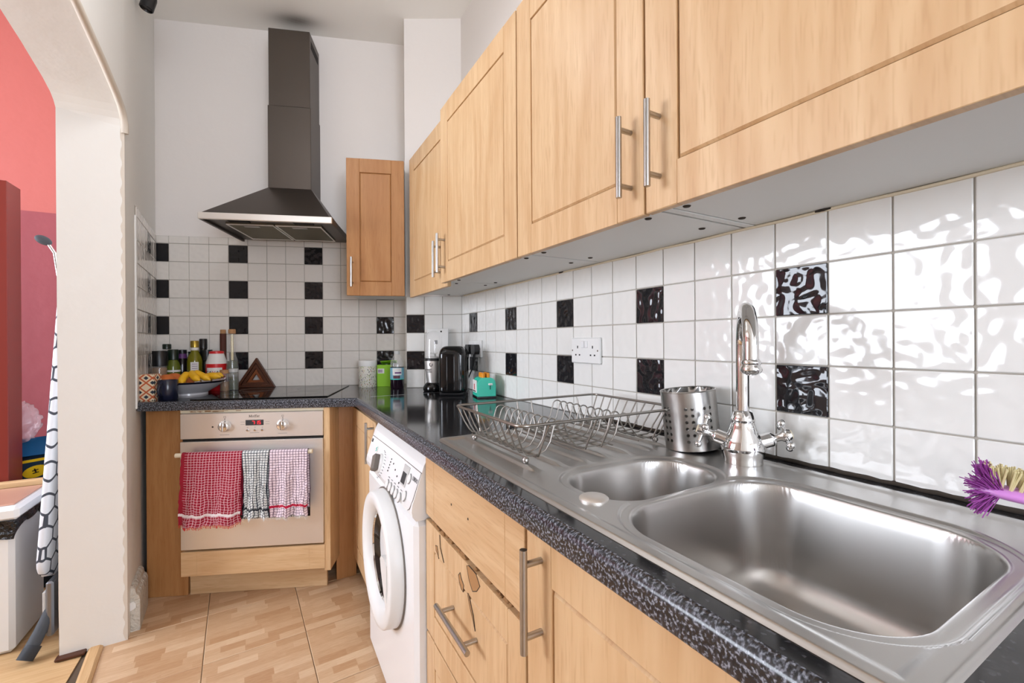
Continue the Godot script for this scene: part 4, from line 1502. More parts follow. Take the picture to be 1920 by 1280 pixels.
func dish_rack() -> void:
	var o := thing("dish_rack", "steel wire dish rack standing empty on the draining board", "dish rack", Vector3(0.63, WT, -0.88), WORLD)
	var yt := 0.988
	var yb := WT + 0.022
	var X0 := 0.417
	var X1 := 0.868
	var Z0 := -1.035
	var Z1 := -0.71
	var rr := 0.02
	# top rim
	var rim := []
	for q in [[X1 - rr, Z1 - rr, 0], [X0 + rr, Z1 - rr, 1], [X0 + rr, Z0 + rr, 2], [X1 - rr, Z0 + rr, 3]]:
		for k in 6:
			var f: float = PI / 2 * (q[2] + k / 5.0)
			rim.append(Vector3(q[0] + rr * cos(f), yt, q[1] + rr * sin(f)))
	var m := mb()
	m.tube(rim, 0.0032, 10, true)
	part(o, "rim", m, M.wire_steel)
	var bx0 := X0 + 0.032
	var bx1 := X1 - 0.034
	var bz0 := Z0 + 0.018
	var bz1 := Z1 - 0.036
	# long wires: down the front, two humps for plates, up the back
	for k in 10:
		var f := k / 9.0
		var zb := lerpf(bz0 + 0.004, bz1 - 0.004, f)
		var zt := lerpf(Z0 + 0.014, Z1 - 0.022, f)
		var w := [Vector3(X0, yt, zt)]
		w.append(Vector3(X0 + 0.017, lerpf(yt, yb, 0.55), lerpf(zt, zb, 0.55)))
		w.append(Vector3(bx0 - 0.004, yb + 0.012, zb))
		w.append(Vector3(bx0 + 0.006, yb + 0.002, zb))
		w.append(Vector3(bx0 + 0.016, yb, zb))
		for h in [[0.535, 0.056], [0.715, 0.056]]:
			var xc: float = h[0]
			var hh: float = h[1]
			w.append(Vector3(xc - 0.052, yb, zb))
			w.append(Vector3(xc - 0.036, yb + 0.006, zb))
			w.append(Vector3(xc - 0.024, yb + 0.022, zb))
			w.append(Vector3(xc - 0.016, yb + hh - 0.010, zb))
			for q in 7:
				var g := PI - PI * q / 6.0
				w.append(Vector3(xc + 0.014 * cos(g), yb + hh + 0.012 * sin(g) - 0.004, zb))
			w.append(Vector3(xc + 0.016, yb + hh - 0.012, zb))
			w.append(Vector3(xc + 0.026, yb + 0.024, zb))
			w.append(Vector3(xc + 0.042, yb + 0.007, zb))
			w.append(Vector3(xc + 0.062, yb, zb))
		w.append(Vector3(bx1 - 0.012, yb, zb))
		w.append(Vector3(bx1, yb + 0.006, zb))
		w.append(Vector3(bx1 + 0.008, yb + 0.02, zb))
		w.append(Vector3(X1, yt, zt))
		m = mb()
		m.tube(w, 0.0018, 7)
		part(o, "wire", m, M.wire_steel)
	# cross wires under the base, bent up the long sides
	for x in [bx0 + 0.03, 0.60, 0.645, bx1 - 0.03]:
		m = mb()
		m.tube([Vector3(x - 0.003, yt, Z0), Vector3(x, yb - 0.003, bz0), Vector3(x, yb - 0.0038, bz0 + 0.012), Vector3(x, yb - 0.0038, bz1 - 0.012), Vector3(x, yb - 0.003, bz1), Vector3(x + 0.004, yt, Z1)], 0.0022, 7)
		part(o, "side_wire", m, M.wire_steel)
	for x in [bx0 + 0.006, 0.475, 0.572, 0.678, 0.758, 0.80]:
		m = mb()
		m.tube([Vector3(x, yb - 0.0036, bz0), Vector3(x, yb - 0.0036, bz1)], 0.0018, 7)
		part(o, "base_wire", m, M.wire_steel)
	for x in [bx0 + 0.008, bx1 - 0.008]:
		for z in [bz0 + 0.012, bz1 - 0.012]:
			m = mb()
			m.ball(Vector3(x, WT + 0.0125, z), Vector3(0.0075, 0.0075, 0.0075), 14)
			part(o, "foot", m, M.satin)


func cutlery_holder() -> void:
	var base := Vector3(0.866, WT + 0.003, -0.681)
	# leans back a touch, as in the photograph
	var lean := Basis(Vector3(-0.49, 0, 0.871).normalized(), 0.09) * Basis(Vector3(0.871, 0, 0.49).normalized(), -0.02)
	var T := Transform3D(lean, base + Vector3(0, 0.004, 0))
	var o := thing("cutlery_holder", "perforated steel cutlery holder standing between dish rack and tap", "cutlery holder", base, WORLD)
	var R := 0.0605
	var Ht := 0.130
	var cols := 28
	var rows := 9
	var m := mb(T)
	m.group += 1
	var at := func(a: float, y: float, r: float) -> Vector3: return Vector3(r * cos(a), y, r * sin(a))
	for i in cols:
		for j in rows:
			var a0 := TAU * i / cols
			var a1 := TAU * (i + 1) / cols
			var y0 := Ht * j / rows
			var y1 := Ht * (j + 1) / rows
			var hole := i % 7 < 5 and i % 7 != 2 and j >= 1 and j <= 6
			for s in 2:
				var r := R if s == 0 else R - 0.0012
				m.st.set_smooth_group(m.group + s)
				if not hole:
					var q := [at.call(a0, y0, r), at.call(a1, y0, r), at.call(a1, y1, r), at.call(a0, y1, r)]
					m.oquad(q[0], q[1], q[2], q[3], at.call((a0 + a1) / 2, 0.0, 1.0 if s == 0 else -1.0))
					continue
				var outer := [Vector2(1, 0), Vector2(1, 1), Vector2(0, 1), Vector2(-1, 1), Vector2(-1, 0), Vector2(-1, -1), Vector2(0, -1), Vector2(1, -1)]
				var am := (a0 + a1) / 2
				var ym := (y0 + y1) / 2
				for k in 16:
					var P := []
					for kk in [k, k + 1]:
						var f: float = TAU * kk / 16.0
						var e := Vector2(cos(f), sin(f))
						var big := e / maxf(absf(e.x), absf(e.y))
						P.append(at.call(am + (a1 - a0) / 2 * big.x, ym + (y1 - y0) / 2 * big.y, r))
						P.append(at.call(am + 0.0036 / R * e.x, ym + 0.0036 * e.y, r))
					m.oquad(P[0], P[2], P[3], P[1], at.call(am, 0.0, 1.0 if s == 0 else -1.0))
	m.lathe([Vector2(R - 0.0012, Ht), Vector2(R - 0.002, Ht + 0.0012), Vector2(R, Ht + 0.0024), Vector2(R + 0.001, Ht + 0.0008), Vector2(R, Ht - 0.001)], WORLD, 56)
	part(o, "cup", m, M.satin)
	m = mb(T)
	m.lathe([Vector2(0, 0.002), Vector2(R - 0.002, 0.002)], WORLD, 40)
	m.lathe([Vector2(0, 0.0), Vector2(R - 0.004, -0.002), Vector2(R, 0.0005)], WORLD, 40)
	part(o, "bottom", m, M.satin)


func brush() -> void:
	var c := Vector3(0.845, WT + 0.05, -0.172)
	var o := thing("dish_brush", "lilac dish brush with purple and cream bristles by the sink's back corner", "brush", c, WORLD)
	# head axis runs along the wall towards the camera and a little up
	var ax := Vector3(0.30, -0.10, 0.95).normalized()
	var up := (Vector3.UP - ax * ax.y).normalized()
	var w := ax.cross(up)
	var T := Transform3D(Basis(ax, up, w), c)
	var m := mb(T)
	m.grid(20, 20, func(u, v):
		var x := lerpf(-0.040, 0.085, u)
		var k := sqrt(maxf(0.0, 1.0 - pow((x + 0.004) / 0.037, 2))) if x < -0.004 else (1.0 if x < 0.03 else lerpf(1.0, 0.38, smoothstep(0.03, 0.07, x)))
		var f: float = TAU * v
		return Vector3(x, (0.009 * sin(f) - 0.006 * smoothstep(0.03, 0.08, x)) * maxf(k, 0.05), 0.021 * cos(f) * maxf(k, 0.02)))
	part(o, "head", m, M.lilac)
	m = mb(T)
	m.tube([Vector3(0.07, -0.006, 0), Vector3(0.12, -0.004, 0), Vector3(0.2, 0.012, 0.005), Vector3(0.26, 0.012, 0.01)], 0.0085, 12)
	part(o, "handle", m, M.lilac)
	m = mb(T)
	var r2 := RandomNumberGenerator.new()
	r2.seed = 4
	for i in 10:
		for j in 5:
			for k in 3:
				var p := Vector3(-0.024 + 0.0082 * i, 0.006, -0.013 + 0.0065 * j) + Vector3(r2.randf_range(-0.001, 0.001), 0, r2.randf_range(-0.001, 0.001))
				var d := Vector3(-0.005 + 0.003 * i + r2.randf_range(-0.005, 0.005), 0.027 - 0.00014 * i * i, (j - 2) * 0.0028 + r2.randf_range(-0.002, 0.002))
				m.tube([p, p + d], 0.0011, 4)
	part(o, "bristles", m, M.bristle, "cream bristles").set_meta("kind", "stuff")
	m = mb(T)
	for i in 260:
		var f := r2.randf_range(0.15 * PI, 1.5 * PI)
		var p := Vector3(-0.026 + r2.randf() * 0.012, sin(f) * 0.005, r2.randf_range(-0.015, 0.015))
		var d := Vector3(-0.021 - r2.randf() * 0.007 + 0.012 * absf(sin(f)), sin(f) * 0.027 + r2.randf_range(-0.004, 0.004), r2.randf_range(-0.012, 0.012) + p.z * 0.5)
		m.tube([p, p + d], 0.0007, 4)
	part(o, "bristles", m, M.purple, "purple bristles").set_meta("kind", "stuff")


func socket(label: String, along: float, y: float, z: float) -> void:
	var o := thing("wall_socket", label, "socket", Vector3(along + 0.073, y, 0.004), RIGHT, "", "")
	var t := Transform3D(Basis.IDENTITY, Vector3(along, y - 0.043, 0.0036))
	var m := mb(t)
	m.box(Vector3(0, 0, 0), Vector3(0.147, 0.086, 0.012), 0.003)
	var p := part(o, "plate", m, M.white_plastic)
	for k in 2:
		m = mb(t)
		m.box(Vector3(0.058 + 0.017 * k, 0.052, 0.011), Vector3(0.072 + 0.017 * k, 0.075, 0.0155), 0.0015)
		part(o, "switch", m, M.white_enamel)
		var x := 0.036 + 0.078 * k
		for h in [[-0.0025, 0.050, 0.0025, 0.059], [-0.0135, 0.0255, -0.0065, 0.0305], [0.0065, 0.0255, 0.0135, 0.0305]]:
			m = mb(t)
			m.box(Vector3(x + h[0], h[1], 0.0112), Vector3(x + h[2], h[3], 0.0122), 0.0)
			part(p, "slot", m, M.dark_gap)
		m = mb(t * Transform3D(Basis(Vector3.RIGHT, PI / 2), Vector3(0.007 + 0.132 * k, 0.043, 0.0118)))
		m.lathe([Vector2(0.003, -0.0005), Vector2(0.003, 0.0004), Vector2(0, 0.0005)], WORLD, 12)
		part(o, "screw", m, M.satin_dark)


# ---------------------------------------------------------------- bottles and the fruit bowl on the far worktop
# a round bottle in the far wall's frame: profile, material; returns the thing so that parts can be added
func round_thing(nm: String, label: String, cat: String, a: float, off: float, frame := FAR, grp := "") -> Node3D:
	return thing(nm, label, cat, Vector3(a, WT if off > 0.55 or a > 0.96 or a < 0.37 else WT + 0.005, off), frame, grp)


func turned(o: Node3D, nm: String, prof: Array, m: Material, label := "", seg := 28) -> MeshInstance3D:
	var b := MB.new()
	b.uo = Vector2.ZERO
	b.lathe(prof, WORLD, seg)
	return part(o, nm, b, m, label)


func far_worktop_things() -> void:
	var o := round_thing("storage_jar", "glass jar of brown nuts with a black lid, leftmost among the bottles", "jar", 0.034, 0.15)
	turned(o, "jar", [Vector2(0, 0), Vector2(0.031, 0), Vector2(0.032, 0.006), Vector2(0.032, 0.13), Vector2(0.029, 0.14)], M.clear_plastic)
	turned(o, "contents", [Vector2(0, 0.002), Vector2(0.0305, 0.002), Vector2(0.0305, 0.125), Vector2(0.02, 0.13), Vector2(0, 0.13)], M.nuts)
	turned(o, "lid", [Vector2(0.0305, 0.135), Vector2(0.035, 0.137), Vector2(0.035, 0.208), Vector2(0.032, 0.214), Vector2(0, 0.215)], M.black_plastic)
	o = round_thing("bottle", "clear plastic bottle with dark green cap at the back left", "bottle", 0.011, 0.045)
	turned(o, "bottle_body", [Vector2(0, 0), Vector2(0.036, 0), Vector2(0.039, 0.008), Vector2(0.039, 0.16), Vector2(0.034, 0.19), Vector2(0.02, 0.215), Vector2(0.016, 0.222)], M.clear_plastic)
	turned(o, "contents", [Vector2(0, 0.002), Vector2(0.036, 0.003), Vector2(0.0375, 0.06), Vector2(0, 0.06)], M.green_oil)
	turned(o, "cap", [Vector2(0.0175, 0.222), Vector2(0.0195, 0.224), Vector2(0.0195, 0.246), Vector2(0.017, 0.249), Vector2(0, 0.249)], M.dark_green)
	o = round_thing("bottle", "short bottle of green oil with dark cap behind the orange", "bottle", 0.071, 0.10)
	turned(o, "bottle_body", [Vector2(0, 0), Vector2(0.030, 0), Vector2(0.032, 0.006), Vector2(0.032, 0.128), Vector2(0.027, 0.148), Vector2(0.020, 0.162), Vector2(0.018, 0.17)], M.green_oil)
	turned(o, "label_band", [Vector2(0.0325, 0.102), Vector2(0.0326, 0.112)], M.label_white)
	turned(o, "cap", [Vector2(0.021, 0.165), Vector2(0.0235, 0.166), Vector2(0.0235, 0.216), Vector2(0.021, 0.22), Vector2(0, 0.22)], M.dark_green)
	o = round_thing("bottle", "dark sauce bottle with black cap and reddish neck label", "bottle", 0.086, 0.045)
	turned(o, "bottle_body", [Vector2(0, 0), Vector2(0.028, 0), Vector2(0.030, 0.006), Vector2(0.030, 0.135), Vector2(0.026, 0.155), Vector2(0.021, 0.17), Vector2(0.018, 0.198)], M.dark_sauce)
	turned(o, "label_band", [Vector2(0.0216, 0.171), Vector2(0.0186, 0.197)], M.label_purple)
	turned(o, "cap", [Vector2(0.0185, 0.196), Vector2(0.020, 0.197), Vector2(0.020, 0.217), Vector2(0, 0.2185)], M.black_plastic)
	o = round_thing("bottle", "olive oil bottle with gold cap and white label in the middle of the bottles", "bottle", 0.164, 0.08)
	turned(o, "bottle_body", [Vector2(0, 0), Vector2(0.033, 0), Vector2(0.035, 0.006), Vector2(0.035, 0.155), Vector2(0.031, 0.178), Vector2(0.020, 0.202), Vector2(0.0165, 0.215), Vector2(0.0165, 0.232)], M.olive_oil)
	turned(o, "cap", [Vector2(0.017, 0.230), Vector2(0.0195, 0.231), Vector2(0.0195, 0.262), Vector2(0.017, 0.266), Vector2(0, 0.266)], M.gold_cap)
	turned(o, "neck_ring", [Vector2(0.0172, 0.214), Vector2(0.0185, 0.216), Vector2(0.0185, 0.227), Vector2(0.017, 0.229)], M.label_white)
	var lb := MB.new()
	lb.lathe([Vector2(0.0353, 0.10), Vector2(0.0353, 0.152)], WORLD, 10, PI / 2 - 0.95, PI / 2 + 0.1)
	part(o, "label", lb, M.label_white, "white front label")
	lb = MB.new()
	for k in 4:
		lb.lathe([Vector2(0.0355, 0.106 + 0.0115 * k), Vector2(0.0355, 0.1085 + 0.0115 * k)], WORLD, 6, PI / 2 - 0.8, PI / 2 - 0.1)
	part(o, "print", lb, M.label_purple).set_meta("kind", "stuff")
	o = round_thing("bottle", "tall near-black oil bottle with long black cap, right of the olive oil", "bottle", 0.183, 0.032)
	turned(o, "bottle_body", [Vector2(0, 0), Vector2(0.022, 0), Vector2(0.024, 0.006), Vector2(0.024, 0.16), Vector2(0.022, 0.19), Vector2(0.018, 0.215), Vector2(0.016, 0.225)], M.black_bottle)
	turned(o, "cap", [Vector2(0.0165, 0.222), Vector2(0.0185, 0.223), Vector2(0.0185, 0.274), Vector2(0.016, 0.277), Vector2(0, 0.277)], M.black_plastic)
	o = round_thing("bottle", "shorter square-shouldered black bottle beside the red and white salt drum", "bottle", 0.211, 0.05)
	turned(o, "bottle_body", [Vector2(0, 0), Vector2(0.022, 0), Vector2(0.024, 0.006), Vector2(0.024, 0.14), Vector2(0.022, 0.16)], M.black_bottle)
	turned(o, "cap", [Vector2(0.0225, 0.158), Vector2(0.0245, 0.16), Vector2(0.0245, 0.212), Vector2(0.024, 0.216), Vector2(0, 0.216)], M.black_plastic)
	o = round_thing("bottle", "dark bottle half hidden behind the sauce and olive oil bottles", "bottle", 0.128, 0.032)
	turned(o, "bottle_body", [Vector2(0, 0), Vector2(0.018, 0), Vector2(0.02, 0.006), Vector2(0.02, 0.15), Vector2(0.019, 0.175), Vector2(0.018, 0.19), Vector2(0.0185, 0.207), Vector2(0, 0.208)], M.dark_green)
	# salt drum
	o = round_thing("salt_drum", "red and white plastic salt drum lettered SAXA behind the bananas", "salt drum", 0.28, 0.10)
	turned(o, "drum", [Vector2(0, 0), Vector2(0.046, 0), Vector2(0.049, 0.004), Vector2(0.049, 0.142)], M.salt_red)
	turned(o, "shoulder", [Vector2(0.049, 0.142), Vector2(0.0485, 0.15), Vector2(0.034, 0.196)], M.label_white, "white sloping shoulder")
	turned(o, "lid", [Vector2(0.034, 0.196), Vector2(0.035, 0.197), Vector2(0.034, 0.208), Vector2(0.02, 0.211), Vector2(0, 0.211)], M.salt_red)
	lb = MB.new()
	lb.lathe([Vector2(0.0493, 0.086), Vector2(0.0493, 0.122)], WORLD, 14, PI / 2 - 0.95, PI / 2 + 0.62)
	var lab := part(o, "label", lb, M.label_white)
	for k in 4:
		var f := PI / 2 + 0.36 - 0.34 * k
		var n := Vector3(cos(f), 0, sin(f))
		var t := Transform3D(Basis(Vector3(sin(f), 0, -cos(f)), Vector3.UP, n), Vector3(0, 0, 0) + n * 0.0495 + Vector3(0, 0.093, 0) - Vector3(sin(f), 0, -cos(f)) * 0.008)
		cx = WORLD
		lettering(lab, "lettering", ["S", "A", "X", "A"][k], 0.022, t, M.salt_red if k == 2 else M.dark_print, "Droid Sans")
	# corked bottles
	o = round_thing("corked_bottle", "tall slim corked bottle full of dark brown spice", "bottle", 0.282, 0.03)
	turned(o, "bottle_body", [Vector2(0, 0), Vector2(0.022, 0), Vector2(0.023, 0.006), Vector2(0.023, 0.11), Vector2(0.022, 0.135), Vector2(0.017, 0.16), Vector2(0.0155, 0.18), Vector2(0.0155, 0.305)], M.spice)
	turned(o, "cork", [Vector2(0.0135, 0.303), Vector2(0.0135, 0.325), Vector2(0.012, 0.327), Vector2(0, 0.327)], M.cork)
	o = round_thing("corked_bottle", "tall clear corked bottle with pale oil in its neck, right of the brown one", "bottle", 0.358, 0.102)
	turned(o, "bottle_body", [Vector2(0, 0), Vector2(0.028, 0), Vector2(0.030, 0.006), Vector2(0.030, 0.12), Vector2(0.026, 0.16), Vector2(0.017, 0.19), Vector2(0.0155, 0.21), Vector2(0.0155, 0.305)], M.clear_plastic)
	turned(o, "contents", [Vector2(0, 0.004), Vector2(0.027, 0.004), Vector2(0.0285, 0.11), Vector2(0.0245, 0.155), Vector2(0, 0.16)], M.herb_oil)
	turned(o, "herb_stem", [Vector2(0, 0.16), Vector2(0.006, 0.16), Vector2(0.006, 0.30), Vector2(0, 0.30)], M.bristle)
	turned(o, "cork", [Vector2(0.0165, 0.303), Vector2(0.0175, 0.305), Vector2(0.0175, 0.324), Vector2(0.015, 0.327), Vector2(0, 0.327)], M.cork)
	for k in 2:
		o = round_thing("spice_jar", ["small glass jar with pinkish lid just right of the fruit bowl", "small glass jar of green herbs in front of the clear corked bottle"][k], "jar", 0.355 + 0.04 * k, 0.18 - 0.005 * k)
		turned(o, "jar", [Vector2(0, 0), Vector2(0.021, 0), Vector2(0.0225, 0.004), Vector2(0.0225, 0.085), Vector2(0.019, 0.095)], M.clear_plastic)
		turned(o, "contents", [Vector2(0, 0.003), Vector2(0.0205, 0.003), Vector2(0.0205, 0.05 + 0.02 * k), Vector2(0, 0.05 + 0.02 * k)], M.nuts if k == 0 else M.herb_oil)
		turned(o, "lid", [Vector2(0.020, 0.093), Vector2(0.0225, 0.094), Vector2(0.0225, 0.112), Vector2(0, 0.113)], M.cork if k == 0 else M.light_grey)
	fruit_bowl()
	# small printed carton and mug at the left end
	o = thing("carton", "small carton with orange and navy geometric print at the worktop's left end", "box", Vector3(0.184, WT, 0.487), FAR)
	var b := mb()
	b.uo = Vector2.ZERO
	b.st.set_smooth_group(-1)
	var x0 := 0.154
	var x1 := 0.214
	var z0 := 0.460
	var z1 := 0.515
	var h := 0.115
	var C := [Vector3(x0, WT, z1), Vector3(x1, WT, z1), Vector3(x1, WT, z0), Vector3(x0, WT, z0)]
	for i in 4:
		var p: Vector3 = C[i]
		var q: Vector3 = C[(i + 1) % 4]
		var u := Vector3(0, h, 0)
		for t in [[p, q, q + u, 0, 1, 0, 1, 1, 0], [p, q + u, p + u, 0, 0, 0, 1, 0, 0]]:
			pass
		b.vt(p, Vector2(0, 1)); b.vt(q + u, Vector2(1, 0)); b.vt(q, Vector2(1, 1))
		b.vt(p, Vector2(0, 1)); b.vt(p + u, Vector2(0, 0)); b.vt(q + u, Vector2(1, 0))
	b.quad(C[0] + Vector3(0, h, 0), C[1] + Vector3(0, h, 0), C[2] + Vector3(0, h, 0), C[3] + Vector3(0, h, 0))
	b.quad(C[3], C[2], C[1], C[0])
	part(o, "box", b, M.carton_print)
	o = thing("mug", "navy blue mug in front of the fruit bowl beside the printed carton", "mug", Vector3(0.256, WT, 0.49), FAR)
	turned(o, "cup", [Vector2(0, 0), Vector2(0.034, 0), Vector2(0.037, 0.004), Vector2(0.038, 0.086), Vector2(0.0365, 0.088), Vector2(0.035, 0.086), Vector2(0.034, 0.008), Vector2(0, 0.007)], M.navy)
	b = MB.new()
	var hp := []
	var hd := Vector3(-0.05, 0, 1).normalized()
	for k in 11:
		var f := -PI / 2 + PI * k / 10.0
		hp.append(hd * (0.039 + 0.026 * cos(f)) + Vector3(0, 0.046 + 0.027 * sin(f), 0))
	b.tube(hp, 0.0055, 10)
	part(o, "handle", b, M.navy)
	# wooden triangle
	o = thing("wooden_triangle", "dark wooden triangle trivet leaning on the tiles behind the hob", "trivet", Vector3(0.467, WT + 0.005, 0.05), FAR)
	var T := Transform3D(Basis(Vector3.RIGHT, -0.09), Vector3(0.457, WT + 0.0055, 0.052))
	for k in 3:
		var rr: Array = [[0.100, 0.163, 0.0, 0.0], [0.072, 0.117, 0.0, 0.0], [0.045, 0.074, 0.0, 0.0]][k]
		var yb: float = [0.0, 0.0135, 0.027][k]
		b = mb(T)
		var o3 := [Vector2(-rr[0], yb), Vector2(rr[0], yb), Vector2(0, yb + rr[1])]
		var g := 0.0128
		var sc := 1.0 - (g * 3.0) / (rr[1] as float)
		var i3 := [Vector2(-rr[0] * sc, yb + g), Vector2(rr[0] * sc, yb + g), Vector2(0, yb + g + rr[1] * sc)]
		for i in 3:
			b.prism([o3[i], o3[(i + 1) % 3], i3[(i + 1) % 3], i3[i]], -0.012 + 0.002 * k, 0.012 - 0.003 * k)
		part(o, "frame", b, [M.dark_wood, M.dark_wood, M.mid_wood][k])
	# right of the hob
	o = round_thing("canister", "cream canister with scattered leaf print at the hob's right edge", "canister", 1.064, 0.115)
	turned(o, "tin", [Vector2(0, 0), Vector2(0.047, 0), Vector2(0.049, 0.003), Vector2(0.049, 0.118)], M.leaf_print, "", 36)
	turned(o, "lid", [Vector2(0.049, 0.118), Vector2(0.0502, 0.119), Vector2(0.0502, 0.146), Vector2(0.048, 0.149), Vector2(0, 0.1495)], M.white_board, "", 36)
	o = thing("tea_box", "bright green carton with open flap and barcode label", "box", Vector3(1.16, WT, 0.09), FAR)
	bxp(o, "box", Vector3(1.117, WT, 0.05), Vector3(1.196, WT + 0.122, 0.13), M.lime, 0.001)
	b = mb(Transform3D(Basis(Vector3(0, 0, 1), 0.06) * Basis(Vector3.RIGHT, -0.25), Vector3(1.135, WT + 0.123, 0.05)))
	b.box(Vector3(0, 0, 0), Vector3(0.085, 0.003, 0.075), 0.001)
	b.box(Vector3(0, 0.003, 0), Vector3(0.085, 0.017, 0.003), 0.001)
	part(o, "flap", b, M.lime)
	var bl := bxp(o, "label", Vector3(1.121, WT + 0.075, 0.1295), Vector3(1.157, WT + 0.102, 0.1306), M.label_white, 0.0)
	b = mb()
	var xx := 1.1235
	while xx < 1.149:
		var ww := rng.randf_range(0.0007, 0.002)
		b.box(Vector3(xx, WT + 0.08, 0.1305), Vector3(xx + ww, WT + 0.097, 0.131), 0.0)
		xx += ww + rng.randf_range(0.0007, 0.0016)
	part(bl, "barcode", b, M.label_purple).set_meta("kind", "stuff")
	o = round_thing("squash_bottle", "clear bottle of dark blackcurrant squash beside the green carton", "bottle", 1.238, 0.245)
	turned(o, "bottle_body", [Vector2(0.0365, 0.118), Vector2(0.0365, 0.125), Vector2(0.034, 0.145), Vector2(0.022, 0.172), Vector2(0.0125, 0.186), Vector2(0.0125, 0.19)], M.clear_plastic)
	turned(o, "squash", [Vector2(0, 0.0), Vector2(0.034, 0.0), Vector2(0.0365, 0.006), Vector2(0.0365, 0.118), Vector2(0, 0.118)], M.blackcurrant)
	turned(o, "cap", [Vector2(0.0125, 0.186), Vector2(0.015, 0.187), Vector2(0.015, 0.203), Vector2(0, 0.2045)], M.light_grey)
	turned(o, "label", [Vector2(0.0369, 0.05), Vector2(0.0369, 0.055)], M.teal_band)
	turned(o, "label", [Vector2(0.0369, 0.055), Vector2(0.0369, 0.114)], M.label_blue)
	lb = MB.new()
	lb.lathe([Vector2(0.0371, 0.074), Vector2(0.0371, 0.112)], WORLD, 12, PI / 2 - 0.75, PI / 2 + 0.6)
	part(o, "label", lb, M.label_white)
	lb = MB.new()
	lb.lathe([Vector2(0.0371, 0.056), Vector2(0.0371, 0.072)], WORLD, 10, PI / 2 - 0.5, PI / 2 + 0.5)
	part(o, "label", lb, M.berries)
	lb = MB.new()
	lb.lathe([Vector2(0.0373, 0.083), Vector2(0.0373, 0.091)], WORLD, 8, PI / 2 - 0.7, PI / 2 + 0.25)
	part(o, "label", lb, M.label_purple)


func fruit_bowl() -> void:
	var c := Vector3(0.238, WT + 0.0, 0.285)
	var shift := Vector3(0.014, 0.004, 0)
	var o := thing("fruit_bowl", "wide shallow white and blue-rimmed bowl holding the fruit", "bowl", c, FAR)
	turned(o, "bowl", [Vector2(0, 0.006), Vector2(0.07, 0.004), Vector2(0.074, 0.0), Vector2(0.08, 0.0), Vector2(0.079, 0.009), Vector2(0.09, 0.016), Vector2(0.118, 0.034), Vector2(0.140, 0.052), Vector2(0.148, 0.0585)], M.porcelain, "", 56)
	turned(o, "rim", [Vector2(0.148, 0.0585), Vector2(0.156, 0.065), Vector2(0.1575, 0.0675), Vector2(0.155, 0.068)], M.navy, "dark blue rim", 56)
	turned(o, "inside", [Vector2(0.155, 0.068), Vector2(0.14, 0.057), Vector2(0.105, 0.034), Vector2(0.07, 0.018), Vector2(0, 0.013)], M.porcelain, "", 48)
	# oranges
	var at := [Vector3(-0.068, 0.068, 0.058), Vector3(-0.082, 0.068, -0.03), Vector3(-0.012, 0.05, 0.012)]
	var names := ["orange nearest the front in the fruit bowl, left of the bananas", "orange at the back left of the fruit bowl", "orange in the middle of the fruit bowl under the banana stalks"]
	for k in 3:
		var f := thing("orange", names[k], "orange", c + at[k], FAR, "fruit in the bowl")
		var b := MB.new()
		b.ball(Vector3.ZERO, Vector3(0.040, 0.036, 0.040), 24)
		part(f, "fruit", b, M.orange_skin)
		b = MB.new()
		b.lathe([Vector2(0.005, 0.0355), Vector2(0.003, 0.038), Vector2(0, 0.0375)], WORLD, 8)
		part(f, "stalk_end", b, M.banana_tip)
	# bananas: one bunch from a shared stalk and two loose ones to the right
	var bun := [
		["banana of the bunch curving down towards the mug", Vector3(0.010, 0.108, 0.035), Vector3(-0.015, 0.075, 0.085), Vector3(0.020, 0.058, 0.115)],
		["banana of the bunch lying along its middle", Vector3(0.016, 0.109, 0.032), Vector3(0.035, 0.088, 0.075), Vector3(0.085, 0.068, 0.095)],
		["banana of the bunch pointing to the salt drum", Vector3(0.02, 0.108, 0.026), Vector3(0.065, 0.092, 0.045), Vector3(0.115, 0.066, 0.06)],
		["loose banana lying at the right rim of the fruit bowl", Vector3(0.065, 0.078, 0.01), Vector3(0.10, 0.096, 0.03), Vector3(0.148, 0.078, 0.03)],
		["loose banana behind the others at the back right of the bowl", Vector3(0.05, 0.07, -0.045), Vector3(0.095, 0.092, -0.03), Vector3(0.14, 0.08, -0.015)],
	]
	for q in bun:
		var f := thing("banana", q[0], "banana", c + (q[2] as Vector3), FAR, "bananas in the bowl")
		var pts := []
		var A: Vector3 = c + shift + q[1]
		var Bq: Vector3 = c + shift + q[2]
		var Cq: Vector3 = c + shift + q[3]
		var m := mb()
		m.grid(12, 18, func(u, v):
			var t := clampf(v, 0.0, 1.0)
			var p := A.lerp(Bq, t).lerp(Bq.lerp(Cq, t), t)
			var d := (Bq - A).lerp(Cq - Bq, t).normalized()
			var w := d.cross(Vector3.UP).normalized()
			var n := w.cross(d)
			var r := 0.0165 * clampf(sin(PI * clampf(t * 0.9 + 0.12, 0, 1)) * 1.5, 0.0, 1.0)
			if t < 0.16:
				r = lerpf(0.0045, r, smoothstep(0.04, 0.16, t))
			if t > 0.985:
				r = 0.002
			var a: float = TAU * u
			var k5 := 1.0 + 0.05 * cos(a * 5)
			return p + (w * cos(a) + n * sin(a)) * r * k5, true)
		part(f, "fruit", m, M.banana)
		m = mb()
		m.ball(A, Vector3(0.005, 0.006, 0.005), 10)
		m.ball(Cq, Vector3(0.0045, 0.0045, 0.0045), 10)
		part(f, "tip", m, M.banana_tip).set_meta("kind", "stuff")


